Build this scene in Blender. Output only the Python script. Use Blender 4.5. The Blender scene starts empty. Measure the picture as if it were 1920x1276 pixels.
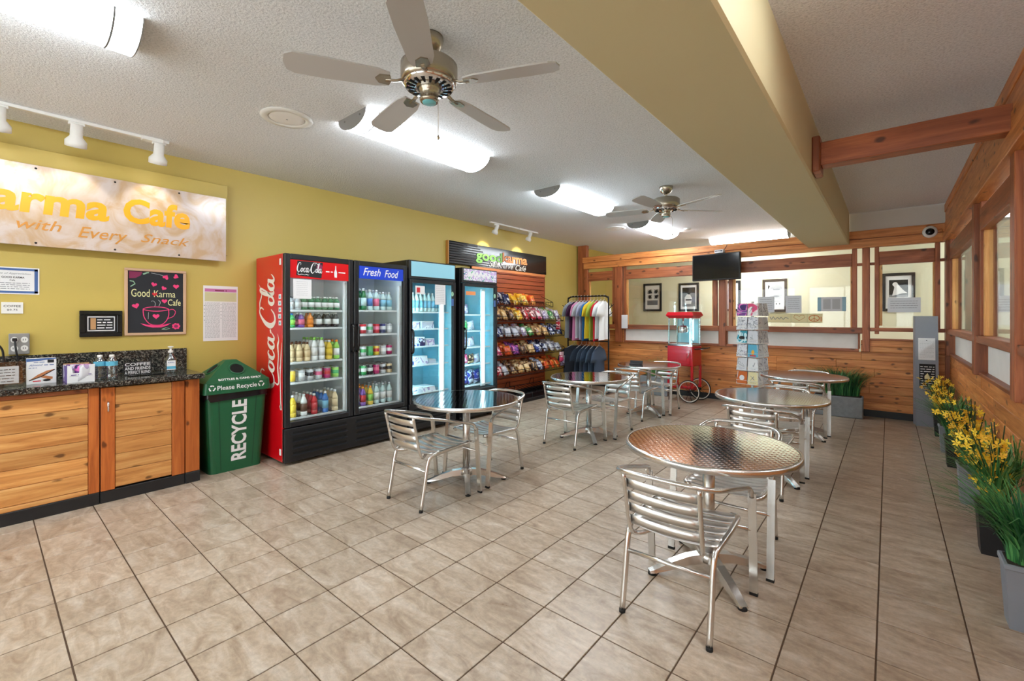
import bpy, bmesh, math, random
from mathutils import Vector, Matrix
random.seed(7)
SC = bpy.context.scene
COL = SC.collection
R = math.radians
# ------------------------------------------------------------------ camera
FOC, HOR, CAMH = 840.0, 592.0, 1.40          # focal length and horizon in pixels of the 1920x1276 frame
cd = bpy.data.cameras.new('camera'); cam = bpy.data.objects.new('camera', cd); COL.objects.link(cam)
cd.sensor_width = 36.0; cd.sensor_fit = 'HORIZONTAL'; cd.lens = 36.0 * FOC / 1920.0
cd.shift_y = -(638.0 - HOR) / 1920.0
cam.location = (0, 0, CAMH); cam.rotation_euler = (R(90), 0, math.atan2(706, 840)); cd.clip_start = 0.05
SC.camera = cam
# ------------------------------------------------------------------ world, exposure
w = bpy.data.worlds.new('World'); SC.world = w; w.use_nodes = True
w.node_tree.nodes['Background'].inputs[0].default_value = (0.92, 0.96, 1.0, 1)
w.node_tree.nodes['Background'].inputs[1].default_value = 3.5
SC.view_settings.view_transform = 'Standard'; SC.view_settings.look = 'None'
SC.view_settings.gamma = 1.0; SC.view_settings.use_curve_mapping = False
SC.view_settings.exposure = 0.46
SC.cycles.use_denoising = True
SC.cycles.max_bounces = 8; SC.cycles.diffuse_bounces = 5; SC.cycles.glossy_bounces = 4; SC.cycles.transparent_max_bounces = 12; SC.cycles.caustics_refractive = False
SC.cycles.use_adaptive_sampling = True; SC.cycles.adaptive_threshold = 0.12
SC.cycles.sample_clamp_indirect = 6.0
LAMP = 15.0           # fluorescent lens radiance
# ------------------------------------------------------------------ main dimensions (metres)
XL, XR, YB, ZC = -4.97, 0.60, 8.00, 2.85       # left wall, right timber wall, back timber wall, ceiling
YH, YF, XS = 10.0, -2.9, 3.2                   # hall wall behind the glass, wall behind the camera, far wall of the side room

# ------------------------------------------------------------------ helpers
def lin(c): c /= 255.0; return c / 12.92 if c <= 0.04045 else ((c + 0.055) / 1.055) ** 2.4
def S(r, g, b): return (lin(r), lin(g), lin(b), 1.0)
MATS = {}
def nmat(name):
    m = bpy.data.materials.new(name); m.use_nodes = True; MATS[name] = m
    nt = m.node_tree; b = nt.nodes['Principled BSDF']
    return m, nt, b
def N(nt, t, **k):
    n = nt.nodes.new(t)
    for a, v in k.items():
        if a.startswith('i_'): n.inputs[a[2:].replace('_', ' ')].default_value = v
        else: setattr(n, a, v)
    return n
def L(nt, a, b): nt.links.new(a, b)
def simple(name, c, rough=0.5, metal=0.0, emit=0.0, alpha=1.0, coat=0.0, var=0.0, bump=0.0, bscale=60, spec=0.5):
    m, nt, b = nmat(name)
    b.inputs['Base Color'].default_value = c; b.inputs['Roughness'].default_value = rough; b.inputs['Metallic'].default_value = metal
    b.inputs['Specular IOR Level'].default_value = spec
    if coat: b.inputs['Coat Weight'].default_value = coat; b.inputs['Coat Roughness'].default_value = 0.08
    if emit: b.inputs['Emission Color'].default_value = c; b.inputs['Emission Strength'].default_value = emit
    if var or bump:
        tc = N(nt, 'ShaderNodeTexCoord'); no = N(nt, 'ShaderNodeTexNoise', i_Scale=bscale, i_Detail=4.0)
        L(nt, tc.outputs['Object'], no.inputs['Vector'])
        if var:
            hs = N(nt, 'ShaderNodeHueSaturation'); mr = N(nt, 'ShaderNodeMapRange')
            mr.inputs[3].default_value = 1 - var; mr.inputs[4].default_value = 1 + var
            L(nt, no.outputs[0], mr.inputs[0]); L(nt, mr.outputs[0], hs.inputs['Value']); hs.inputs['Color'].default_value = c
            L(nt, hs.outputs[0], b.inputs['Base Color'])
        if bump:
            bp = N(nt, 'ShaderNodeBump', i_Strength=bump, i_Distance=0.01); L(nt, no.outputs[0], bp.inputs['Height']); L(nt, bp.outputs[0], b.inputs['Normal'])
    return m
def glass(name, tint=(1, 1, 1, 1), gloss=0.0, rough=0.02, frost=0.0):
    """thin pane: clear with a Fresnel reflection; frost mixes in a translucent white"""
    m, nt, b = nmat(name); nt.nodes.remove(b); out = nt.nodes['Material Output']
    tr = N(nt, 'ShaderNodeBsdfTransparent'); tr.inputs[0].default_value = tint
    gl = N(nt, 'ShaderNodeBsdfGlossy'); gl.inputs['Roughness'].default_value = rough
    fr = N(nt, 'ShaderNodeFresnel', i_IOR=1.5); mx = N(nt, 'ShaderNodeMixShader')
    ge = N(nt, 'ShaderNodeNewGeometry'); ir = N(nt, 'ShaderNodeMapRange'); ir.inputs[3].default_value = 1.5; ir.inputs[4].default_value = 1/1.5   # same reflection from both faces of a thin pane
    L(nt, ge.outputs['Backfacing'], ir.inputs[0]); L(nt, ir.outputs[0], fr.inputs['IOR'])
    add = N(nt, 'ShaderNodeMath', operation='ADD', use_clamp=True); add.inputs[1].default_value = gloss
    L(nt, fr.outputs[0], add.inputs[0]); L(nt, add.outputs[0], mx.inputs[0]); L(nt, tr.outputs[0], mx.inputs[1]); L(nt, gl.outputs[0], mx.inputs[2])
    L(nt, mx.outputs[0], out.inputs[0])
    return m
def wood(name, axis, c_dark, c_mid, c_light, rough=0.42, knots=True, scale=1.0, spread=0.16):
    """knotty cedar with the grain along the given local axis and a per-board tint"""
    m, nt, b = nmat(name)
    tc = N(nt, 'ShaderNodeTexCoord'); oi = N(nt, 'ShaderNodeObjectInfo')
    off = N(nt, 'ShaderNodeVectorMath', operation='SCALE'); off.inputs[0].default_value = (17, 31, 23); L(nt, oi.outputs['Random'], off.inputs['Scale'])
    ad = N(nt, 'ShaderNodeVectorMath', operation='ADD'); L(nt, tc.outputs['Object'], ad.inputs[0]); L(nt, off.outputs[0], ad.inputs[1])
    sc = [16.0 * scale] * 3; sc[axis] = 1.1 * scale
    mp = N(nt, 'ShaderNodeMapping'); mp.inputs['Scale'].default_value = sc; L(nt, ad.outputs[0], mp.inputs[0])
    no = N(nt, 'ShaderNodeTexNoise', i_Scale=1.6, i_Detail=7.0, i_Roughness=0.62, i_Distortion=0.7); L(nt, mp.outputs[0], no.inputs['Vector'])
    cr = N(nt, 'ShaderNodeValToRGB'); e = cr.color_ramp.elements
    e[0].position = 0.28; e[0].color = c_dark; e[1].position = 0.72; e[1].color = c_light
    k = e.new(0.5); k.color = c_mid
    L(nt, no.outputs[0], cr.inputs[0]); col = cr.outputs[0]
    if knots:
        s2 = [10.5 * scale] * 3; s2[axis] = 5.5 * scale
        mp2 = N(nt, 'ShaderNodeMapping'); mp2.inputs['Scale'].default_value = s2; L(nt, ad.outputs[0], mp2.inputs[0])
        n2 = N(nt, 'ShaderNodeTexNoise', i_Scale=2.5, i_Detail=2.0); L(nt, mp2.outputs[0], n2.inputs['Vector'])
        mv = N(nt, 'ShaderNodeVectorMath', operation='MULTIPLY_ADD'); mv.inputs[1].default_value = (0.25, 0.25, 0.25)
        L(nt, n2.outputs[1], mv.inputs[0]); L(nt, mp2.outputs[0], mv.inputs[2])
        vo = N(nt, 'ShaderNodeTexVoronoi', i_Scale=1.0); L(nt, mv.outputs[0], vo.inputs['Vector'])
        mr = N(nt, 'ShaderNodeMapRange'); mr.inputs[1].default_value = 0.10; mr.inputs[2].default_value = 0.19; mr.inputs[3].default_value = 0.85; mr.inputs[4].default_value = 0.0
        L(nt, vo.outputs['Distance'], mr.inputs[0])
        mx = N(nt, 'ShaderNodeMix', data_type='RGBA'); L(nt, mr.outputs[0], mx.inputs['Factor']); L(nt, col, mx.inputs['A']); mx.inputs['B'].default_value = tuple(x * 0.28 for x in c_dark[:3]) + (1,)
        col = mx.outputs['Result']
    hs = N(nt, 'ShaderNodeHueSaturation'); m2 = N(nt, 'ShaderNodeMapRange'); m2.inputs[3].default_value = 1 - spread; m2.inputs[4].default_value = 1 + spread
    L(nt, oi.outputs['Random'], m2.inputs[0]); L(nt, m2.outputs[0], hs.inputs['Value']); L(nt, col, hs.inputs['Color'])
    L(nt, hs.outputs[0], b.inputs['Base Color'])
    b.inputs['Roughness'].default_value = rough
    bp = N(nt, 'ShaderNodeBump', i_Strength=0.15, i_Distance=0.004); L(nt, no.outputs[0], bp.inputs['Height']); L(nt, bp.outputs[0], b.inputs['Normal'])
    return m

class MB:
    """collects shapes, each face with the current material, and links them as ONE mesh object"""
    def __init__(s, mat=None): s.v = []; s.f = []; s.fm = []; s.sm = []; s.mats = []; s.use(mat); s.smooth = False; s.T = None
    def use(s, mat):
        s.mat = mat
        if mat is not None and mat not in s.mats: s.mats.append(mat)
        return s
    def _add(s, vs, fs, smooth=None):
        o = len(s.v); mi = s.mats.index(s.mat) if s.mat in s.mats else 0
        if s.T is not None: vs = [tuple(s.T @ Vector(p)) for p in vs]
        s.v += [tuple(p) for p in vs]
        for f in fs: s.f.append(tuple(i + o for i in f)); s.fm.append(mi); s.sm.append(s.smooth if smooth is None else smooth)
    def box(s, x0, x1, y0, y1, z0, z1, c=0.0):
        if x1 < x0: x0, x1 = x1, x0
        if y1 < y0: y0, y1 = y1, y0
        if z1 < z0: z0, z1 = z1, z0
        if c <= 0:
            s._add([(x0,y0,z0),(x1,y0,z0),(x1,y1,z0),(x0,y1,z0),(x0,y0,z1),(x1,y0,z1),(x1,y1,z1),(x0,y1,z1)],
                   [(3,2,1,0),(4,5,6,7),(0,1,5,4),(1,2,6,5),(2,3,7,6),(3,0,4,7)], False)
        else:                                   # chamfered box, 24 vertices
            vs, idx = [], {}
            for ix, X in ((0, x0), (1, x1)):
                for iy, Y in ((0, y0), (1, y1)):
                    for iz, Z in ((0, z0), (1, z1)):
                        sx, sy, sz = (c if ix == 0 else -c), (c if iy == 0 else -c), (c if iz == 0 else -c)
                        for a, p in enumerate(((X, Y+sy, Z+sz), (X+sx, Y, Z+sz), (X+sx, Y+sy, Z))):
                            idx[ix, iy, iz, a] = len(vs); vs.append(p)
            fs = []
            I = lambda ix, iy, iz, a: idx[ix, iy, iz, a]
            for i in (0, 1):
                q = [(0,0),(1,0),(1,1),(0,1)]
                fs.append(tuple(I(i, a, b, 0) for a, b in q)); fs.append(tuple(I(a, i, b, 1) for a, b in q)); fs.append(tuple(I(a, b, i, 2) for a, b in q))
            for a in (0, 1):
                for b in (0, 1):
                    fs.append((I(0,a,b,1), I(1,a,b,1), I(1,a,b,2), I(0,a,b,2)))
                    fs.append((I(a,0,b,0), I(a,1,b,0), I(a,1,b,2), I(a,0,b,2)))
                    fs.append((I(a,b,0,0), I(a,b,1,0), I(a,b,1,1), I(a,b,0,1)))
                    for d in (0, 1): fs.append((I(a,b,d,0), I(a,b,d,1), I(a,b,d,2)))
            s._add(vs, fs, False); s.fix = True
        return s
    def tube(s, pts, r, seg=8, closed=False, cap=True, flat=1.0):
        """round (or flattened) tube along a polyline; r is a radius or a list"""
        P = [Vector(p) for p in pts]; n = len(P); rr = r if isinstance(r, (list, tuple)) else [r] * n
        vs, fs = [], []; up = None
        for i, p in enumerate(P):
            a = P[i-1] if (i > 0 or closed) else p; b = P[(i+1) % n] if (i < n-1 or closed) else p
            t = (b - a); t = t.normalized() if t.length > 1e-9 else Vector((0,0,1))
            if up is None: up = Vector((0,0,1)) if abs(t.z) < 0.9 else Vector((0,1,0))
            u = t.cross(up); u = u.normalized() if u.length > 1e-6 else t.orthogonal().normalized(); v = u.cross(t).normalized(); up = v
            for k in range(seg):
                g = 2 * math.pi * k / seg
                vs.append(p + u * (math.cos(g) * rr[i]) + v * (math.sin(g) * rr[i] * flat))
        m = n if closed else n - 1
        for i in range(m):
            for k in range(seg):
                a, b = i * seg + k, i * seg + (k+1) % seg; c, d = ((i+1) % n) * seg + (k+1) % seg, ((i+1) % n) * seg + k
                fs.append((a, b, c, d))
        s._add(vs, fs, True)
        if cap and not closed:
            s._add([vs[k] for k in range(seg)], [tuple(range(seg))[::-1]], False); s._add([vs[(n-1)*seg + k] for k in range(seg)], [tuple(range(seg))], False)
        return s
    def cyl(s, p0, p1, r, seg=16, r2=None): return s.tube([p0, p1], [r, r if r2 is None else r2], seg)
    def lathe(s, prof, seg=24, c=(0,0,0), smooth=True, caps=True):
        """profile of (radius, z) turned round the vertical through c"""
        vs, fs = [], []
        for (r, z) in prof:
            for k in range(seg):
                g = 2*math.pi*k/seg; vs.append((c[0] + r*math.cos(g), c[1] + r*math.sin(g), c[2] + z))
        for i in range(len(prof)-1):
            for k in range(seg):
                fs.append((i*seg+k, i*seg+(k+1) % seg, (i+1)*seg+(k+1) % seg, (i+1)*seg+k))
        s._add(vs, fs, smooth)
        for i, rev in ((0, True), (len(prof)-1, False)):
            if caps and prof[i][0] > 1e-5:
                q = [vs[i*seg+k] for k in range(seg)]; s._add(q, [tuple(range(seg))[::-1] if rev else tuple(range(seg))], False)
        return s
    def prism(s, poly, z0, z1, axis=2, taper=None):
        """2-D polygon extruded along an axis (0: poly is y,z  1: poly is x,z  2: poly is x,y)"""
        def P(a, b, h): return (h, a, b) if axis == 0 else ((a, h, b) if axis == 1 else (a, b, h))
        n = len(poly); q = taper or poly
        s._add([P(a, b, z0) for a, b in poly] + [P(a, b, z1) for a, b in q],
               [tuple(range(n))[::-1], tuple(range(n, 2*n))] + [(i, (i+1) % n, n + (i+1) % n, n + i) for i in range(n)], False); s.fix = True
        return s
    def quad(s, a, b, c, d): s._add([a, b, c, d], [(0,1,2,3)], False); return s
    def ball(s, c, r, seg=12, rings=8, sq=(1,1,1)):
        vs, fs = [], []
        for i in range(rings+1):
            t = math.pi*i/rings
            for k in range(seg):
                g = 2*math.pi*k/seg; vs.append((c[0]+sq[0]*r*math.sin(t)*math.cos(g), c[1]+sq[1]*r*math.sin(t)*math.sin(g), c[2]+sq[2]*r*math.cos(t)))
        for i in range(rings):
            for k in range(seg): fs.append((i*seg+k, (i+1)*seg+k, (i+1)*seg+(k+1) % seg, i*seg+(k+1) % seg))
        s._add(vs, fs, True); return s
    def mesh(s, name):
        me = bpy.data.meshes.new(name); me.from_pydata(s.v, [], s.f)
        for m in s.mats: me.materials.append(MATS[m])
        me.polygons.foreach_set('material_index', s.fm); me.polygons.foreach_set('use_smooth', s.sm)
        bm = bmesh.new(); bm.from_mesh(me); bmesh.ops.remove_doubles(bm, verts=bm.verts, dist=1e-6)
        if getattr(s, 'fix', False): bmesh.ops.recalc_face_normals(bm, faces=bm.faces)
        bm.to_mesh(me); bm.free()
        me.update(); return me
    def build(s, name, parent=None, loc=None, rz=0.0):
        o = bpy.data.objects.new(name, s.mesh(name)); COL.objects.link(o)
        if parent is not None: o.parent = parent
        if loc is not None: o.location = loc
        if rz: o.rotation_euler = (0, 0, rz)
        return o
def tag(o, label=None, cat=None, group=None, kind=None):
    if label: o['label'] = label
    if cat: o['category'] = cat
    if group: o['group'] = group
    if kind: o['kind'] = kind
    return o
def thing(name, label, cat, loc=(0,0,0), rz=0.0, group=None, kind=None):
    o = bpy.data.objects.new(name, None); COL.objects.link(o); o.location = loc; o.rotation_euler = (0,0,rz); o.empty_display_size = 0.05
    return tag(o, label, cat, group, kind)
def obj(name, me, parent=None, loc=(0,0,0), rz=0.0):
    o = bpy.data.objects.new(name, me); COL.objects.link(o); o.location = loc; o.rotation_euler = (0,0,rz)
    if parent is not None: o.parent = parent
    return o
def copy_tree(src, parent=None):
    c = src.copy(); COL.objects.link(c); c.parent = parent
    for ch in list(src.children): copy_tree(ch, c)
    return c
def dup(src, loc, rz, label, group=None):
    c = copy_tree(src); c.location = loc; c.rotation_euler = (0,0,rz); c['label'] = label
    if group: c['group'] = group
    return c
# flat print: 2-D ink laid on a plane given by origin, right and up
def frame(o, right, up):
    r = Vector(right).normalized(); u = Vector(up).normalized(); n = r.cross(u)
    M = Matrix.Identity(4)
    for i in range(3): M[i][0] = r[i]; M[i][1] = u[i]; M[i][2] = n[i]; M[i][3] = o[i]
    return M
def on_left(y, z, x): return frame((x, y, z), (0,1,0), (0,0,1))        # surface facing +X
def on_back(x, z, y): return frame((x, y, z), (1,0,0), (0,0,1))        # surface facing -Y
_txt = {}
def text_geo(s, bold=0.0, shear=0.0, space=1.0):
    k = (s, bold, shear, space)
    if k not in _txt:
        cu = bpy.data.curves.new('t', 'FONT'); cu.body = s; cu.size = 1.0; cu.offset = bold; cu.shear = shear; cu.space_character = space
        cu.align_x = 'LEFT'; cu.resolution_u = 3; cu.fill_mode = 'FRONT'
        o = bpy.data.objects.new('t', cu); COL.objects.link(o)
        dg = bpy.context.evaluated_depsgraph_get(); me = bpy.data.meshes.new_from_object(o.evaluated_get(dg))
        V = [(v.co.x, v.co.y) for v in me.vertices]; F = [tuple(p.vertices) for p in me.polygons]
        bpy.data.objects.remove(o); bpy.data.curves.remove(cu); bpy.data.meshes.remove(me)
        xs = [p[0] for p in V] or [0, 1]; ys = [p[1] for p in V] or [0, 1]
        _txt[k] = (V, F, min(xs), max(xs), min(ys), max(ys))
    return _txt[k]
def catmull(pts, n=6, closed=False):
    P = [Vector(p) for p in pts]; out = []; m = len(P)
    rng = range(m) if closed else range(m-1)
    for i in rng:
        a = P[(i-1) % m] if (closed or i > 0) else P[i]; b = P[i]; c = P[(i+1) % m]; d = P[(i+2) % m] if (closed or i+2 < m) else c
        for k in range(n):
            t = k / n
            out.append(0.5*((2*b) + (c-a)*t + (2*a-5*b+4*c-d)*t*t + (3*b-a-3*c+d)*t**3))
    if not closed: out.append(P[-1])
    return out
class Ink(MB):
    """flat marks in the plane of a frame; h lifts a layer by that much"""
    def __init__(s, T, mat=None, h=0.0012): super().__init__(mat); s.T = T; s.h = h
    def rect(s, x0, x1, y0, y1, h=None):
        h = s.h if h is None else h; s._add([(x0,y0,h),(x1,y0,h),(x1,y1,h),(x0,y1,h)], [(0,1,2,3)], False); return s
    def poly(s, pts, h=None): h = s.h if h is None else h; s._add([(a,b,h) for a,b in pts], [tuple(range(len(pts)))], False); return s
    def disc(s, x, y, r, ry=None, n=20, h=None): return s.poly([(x+r*math.cos(2*math.pi*i/n), y+(ry or r)*math.sin(2*math.pi*i/n)) for i in range(n)], h)
    def line(s, pts, w, h=None, closed=False, curve=0):
        """ribbon along a polyline; w a width or a list of widths (interpolated along the curve)"""
        h = s.h if h is None else h
        W = w if isinstance(w, (list, tuple)) else [w]*len(pts)
        if curve:
            q = catmull([(a, b, c) for (a, b), c in zip(pts, W)], curve, closed); P = [Vector((p[0], p[1])) for p in q]; W = [p[2] for p in q]
        else: P = [Vector(p) for p in pts]
        n = len(P); vs = []
        for i in range(n):
            a = P[i-1] if (i > 0 or closed) else P[i]; b = P[(i+1) % n] if (i < n-1 or closed) else P[i]
            t = b - a; t = t.normalized() if t.length > 1e-9 else Vector((1,0)); u = Vector((-t.y, t.x)) * (W[i]/2)
            vs += [(P[i].x+u.x, P[i].y+u.y, h), (P[i].x-u.x, P[i].y-u.y, h)]
        fs = [(2*i+1, 2*((i+1) % n)+1, 2*((i+1) % n), 2*i) for i in range(n if closed else n-1)]
        s._add(vs, fs, False); return s
    def text(s, t, x, y, height=None, width=None, bold=0.0, shear=0.0, align='L', h=None, space=1.0, rot=0.0, cap=None):
        """text with its lower left (or centre) at x,y; scaled to a total height and/or width"""
        h = s.h if h is None else h
        V, F, x0, x1, y0, y1 = text_geo(t, bold, shear, space)
        sy = (height/(y1-y0)) if height else None; sx = (width/(x1-x0)) if width else None
        if cap: sy = cap / 0.729
        sy = sy or sx; sx = sx or sy
        dx = {'L': 0.0, 'C': -(x1-x0)*sx/2, 'R': -(x1-x0)*sx}[align]; ca, sa = math.cos(rot), math.sin(rot); base = 0.0 if cap else y0
        out = []
        for a, b in V:
            p, q = (a-x0)*sx+dx, (b-base)*sy; out.append((x+p*ca-q*sa, y+p*sa+q*ca, h))
        s._add(out, F, False); return s
    def scribble(s, x0, x1, y, hgt, seed=0, h=None, w=None):
        """a line of unreadable small print"""
        rnd = random.Random(seed); x = x0
        while x < x1 - hgt*0.5:
            ww = min(rnd.uniform(1.0, 4.0)*hgt, x1-x); s.rect(x, x+ww, y, y+hgt*(w or 0.5), h); x += ww + hgt*0.6
        return s
    def heart(s, x, y, r, h=None, rot=0.0):
        P = []
        for i in range(24):
            t = 2*math.pi*i/24; a = 16*math.sin(t)**3; b = 13*math.cos(t)-5*math.cos(2*t)-2*math.cos(3*t)-math.cos(4*t)
            P.append((a/17*r, b/17*r))
        ca, sa = math.cos(rot), math.sin(rot)
        return s.poly([(x+a*ca-b*sa, y+a*sa+b*ca) for a, b in P][::-1], h)
# ------------------------------------------------------------------ materials
def paint(name, c, var=0.05, bump=0.06, rough=0.6):
    m, nt, b = nmat(name)
    tc = N(nt, 'ShaderNodeTexCoord'); n1 = N(nt, 'ShaderNodeTexNoise', i_Scale=1.3, i_Detail=3.0); L(nt, tc.outputs['Object'], n1.inputs['Vector'])
    mr = N(nt, 'ShaderNodeMapRange'); mr.inputs[3].default_value = 1-var; mr.inputs[4].default_value = 1+var; L(nt, n1.outputs[0], mr.inputs[0])
    hs = N(nt, 'ShaderNodeHueSaturation'); hs.inputs['Color'].default_value = c; L(nt, mr.outputs[0], hs.inputs['Value']); L(nt, hs.outputs[0], b.inputs['Base Color'])
    n2 = N(nt, 'ShaderNodeTexNoise', i_Scale=180.0, i_Detail=2.0); L(nt, tc.outputs['Object'], n2.inputs['Vector'])
    bp = N(nt, 'ShaderNodeBump', i_Strength=bump, i_Distance=0.003); L(nt, n2.outputs[0], bp.inputs['Height']); L(nt, bp.outputs[0], b.inputs['Normal'])
    b.inputs['Roughness'].default_value = rough
paint('wall_yellow', S(198, 175, 92), rough=0.45)
paint('hall_paint', S(226, 222, 194), rough=0.7)
paint('beam_paint', S(204, 192, 150), rough=0.55, var=0.02)
paint('white_paint', S(226, 224, 218), rough=0.7)
def m_ceiling():
    m, nt, b = nmat('ceiling_texture')
    tc = N(nt, 'ShaderNodeTexCoord')
    n1 = N(nt, 'ShaderNodeTexNoise', i_Scale=80.0, i_Detail=4.0, i_Roughness=0.65); L(nt, tc.outputs['Object'], n1.inputs['Vector'])
    n2 = N(nt, 'ShaderNodeTexNoise', i_Scale=0.9, i_Detail=3.0); L(nt, tc.outputs['Object'], n2.inputs['Vector'])
    cr = N(nt, 'ShaderNodeValToRGB'); e = cr.color_ramp.elements; e[0].position = 0.30; e[0].color = S(212,215,219); e[1].position = 0.56; e[1].color = S(243,245,248)
    L(nt, n1.outputs[0], cr.inputs[0])
    mr = N(nt, 'ShaderNodeMapRange'); mr.inputs[3].default_value = 0.93; mr.inputs[4].default_value = 1.05; L(nt, n2.outputs[0], mr.inputs[0])
    hs = N(nt, 'ShaderNodeHueSaturation'); L(nt, cr.outputs[0], hs.inputs['Color']); L(nt, mr.outputs[0], hs.inputs['Value']); L(nt, hs.outputs[0], b.inputs['Base Color'])
    bp = N(nt, 'ShaderNodeBump', i_Strength=0.9, i_Distance=0.012); L(nt, n1.outputs[0], bp.inputs['Height']); L(nt, bp.outputs[0], b.inputs['Normal'])
    b.inputs['Roughness'].default_value = 0.95
m_ceiling()
def m_tile():
    m, nt, b = nmat('floor_tile')
    tc = N(nt, 'ShaderNodeTexCoord'); oi = N(nt, 'ShaderNodeObjectInfo'); ge = N(nt, 'ShaderNodeNewGeometry')
    off = N(nt, 'ShaderNodeVectorMath', operation='SCALE'); off.inputs[0].default_value = (11, 19, 7); L(nt, oi.outputs['Random'], off.inputs['Scale'])
    ad = N(nt, 'ShaderNodeVectorMath', operation='ADD'); L(nt, ge.outputs['Position'], ad.inputs[0]); L(nt, off.outputs[0], ad.inputs[1])
    mp = N(nt, 'ShaderNodeMapping'); mp.inputs['Scale'].default_value = (3.2, 8.0, 5.0); mp.inputs['Rotation'].default_value = (0, 0, 0.25); L(nt, ad.outputs[0], mp.inputs[0])
    n1 = N(nt, 'ShaderNodeTexNoise', i_Scale=1.6, i_Detail=9.0, i_Roughness=0.62, i_Distortion=0.9); L(nt, mp.outputs[0], n1.inputs['Vector'])
    cr = N(nt, 'ShaderNodeValToRGB'); e = cr.color_ramp.elements
    e[0].position = 0.25; e[0].color = S(146,124,104); e[1].position = 0.74; e[1].color = S(210,198,184)
    k = e.new(0.5); k.color = S(183,165,145)
    L(nt, n1.outputs[0], cr.inputs[0])
    n3 = N(nt, 'ShaderNodeTexNoise', i_Scale=34.0, i_Detail=5.0, i_Roughness=0.7); L(nt, ge.outputs['Position'], n3.inputs['Vector'])
    m3 = N(nt, 'ShaderNodeMapRange'); m3.inputs[1].default_value = 0.3; m3.inputs[2].default_value = 0.62; m3.inputs[3].default_value = 0.80; m3.inputs[4].default_value = 1.05; L(nt, n3.outputs[0], m3.inputs[0])
    mr = N(nt, 'ShaderNodeMapRange'); mr.inputs[3].default_value = 0.93; mr.inputs[4].default_value = 1.06; L(nt, oi.outputs['Random'], mr.inputs[0])
    mu = N(nt, 'ShaderNodeMath', operation='MULTIPLY'); L(nt, mr.outputs[0], mu.inputs[0]); L(nt, m3.outputs[0], mu.inputs[1])
    hs = N(nt, 'ShaderNodeHueSaturation'); L(nt, cr.outputs[0], hs.inputs['Color']); L(nt, mu.outputs[0], hs.inputs['Value']); L(nt, hs.outputs[0], b.inputs['Base Color'])
    m4 = N(nt, 'ShaderNodeMapRange'); m4.inputs[3].default_value = 0.22; m4.inputs[4].default_value = 0.42; L(nt, n1.outputs[0], m4.inputs[0]); L(nt, m4.outputs[0], b.inputs['Roughness'])
    bp = N(nt, 'ShaderNodeBump', i_Strength=0.12, i_Distance=0.004); L(nt, n1.outputs[0], bp.inputs['Height']); L(nt, bp.outputs[0], b.inputs['Normal'])
m_tile()
simple('grout', S(92, 72, 56), 0.9)
for i, a in enumerate('xyz'):
    wood('plank_'+a, i, S(166,94,46), S(208,131,70), S(234,166,100))
    wood('timber_'+a, i, S(116,60,35), S(156,87,52), S(188,112,68), scale=0.8)
    wood('honey_'+a, i, S(172,106,50), S(212,148,82), S(236,184,116), spread=0.2)
wood('cherry_z', 2, S(150,74,28), S(184,98,40), S(204,118,54), spread=0.08)
wood('slat_y', 1, S(150,66,34), S(178,86,46), S(200,104,58), knots=False, spread=0.04)
simple('black_base', S(28,29,32), 0.45)
simple('black_plastic', S(26,27,31), 0.38)
simple('black_gloss', S(14,15,19), 0.12)
simple('black_metal', S(22,22,24), 0.45, 0.3)
simple('dark_rubber', S(26,25,25), 0.8)
simple('dark_void', S(8,8,8), 0.9)
simple('white_plastic', S(232,231,228), 0.4)
simple('white_matte', S(236,235,232), 0.8)
simple('offwhite_board', S(238,236,232), 0.7, var=0.06, bscale=9)
simple('grey_cap', S(148,147,146), 0.45, 0.2)
simple('seam_grey', S(120,120,120), 0.6)
simple('aluminium', S(224,223,221), 0.27, 1.0)
simple('aluminium_slat', S(226,225,223), 0.34, 1.0)
simple('nickel', S(178,168,152), 0.26, 1.0)
simple('chrome', S(220,220,222), 0.1, 1.0)
simple('cyan_cap', S(120,196,205), 0.3)
simple('fan_blade', S(186,183,180), 0.5)
simple('coke_red', S(214,10,24), 0.28, coat=0.3)
simple('cream_white', S(240,234,224), 0.5)
simple('pop_red', S(206,14,34), 0.25, coat=0.4)
simple('bin_green', S(24,92,58), 0.38)
simple('bin_green_dark', S(18,70,46), 0.5)
simple('bag_black', S(24,24,30), 0.2)
simple('paper', S(232,232,234), 0.8)
simple('paper_grey', S(214,216,222), 0.7)
simple('paper_warm', S(236,224,176), 0.8)
simple('ink_black', S(24,24,28), 0.7)
simple('ink_grey', S(128,130,136), 0.8)
simple('ink_lgrey', S(182,184,188), 0.8)
simple('ink_blue', S(74,104,160), 0.7)
simple('ink_mauve', S(196,118,172), 0.7)
simple('ink_olive', S(206,202,158), 0.8)
simple('ink_pink', S(238,66,128), 0.8)
simple('ink_red', S(206,40,48), 0.7)
simple('ink_dkpink', S(132,44,84), 0.8)
simple('ink_cream', S(228,226,170), 0.8)
simple('ink_green', S(150,190,160), 0.8)
simple('pale_blue', S(150,186,204), 0.8); simple('frame_brown', S(58,42,32), 0.45)
simple('ink_orange', S(206,104,40), 0.7)
simple('ink_sky', S(92,176,206), 0.7)
simple('ink_purple', S(104,84,150), 0.7)
simple('amber', S(240,170,28), 0.4)
simple('amber_dark', S(200,138,60), 0.5)
simple('logo_green', S(140,214,104), 0.4)
simple('logo_orange', S(240,150,90), 0.4)
simple('chalk_black', S(40,42,48), 0.85, var=0.15, bscale=6)
simple('pine_frame', S(204,168,138), 0.5)
simple('blue_sign', S(24,66,206), 0.35)
simple('carton', S(196,150,104), 0.8)
simple('cookie', S(188,122,78), 0.8)
simple('stone_grey', S(136,140,144), 0.75, var=0.22, bump=0.5, bscale=22)
simple('pillar_grey', S(142,146,156), 0.6, var=0.04)
simple('pot_grey', S(134,140,150), 0.55, var=0.08, bscale=12)
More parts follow.
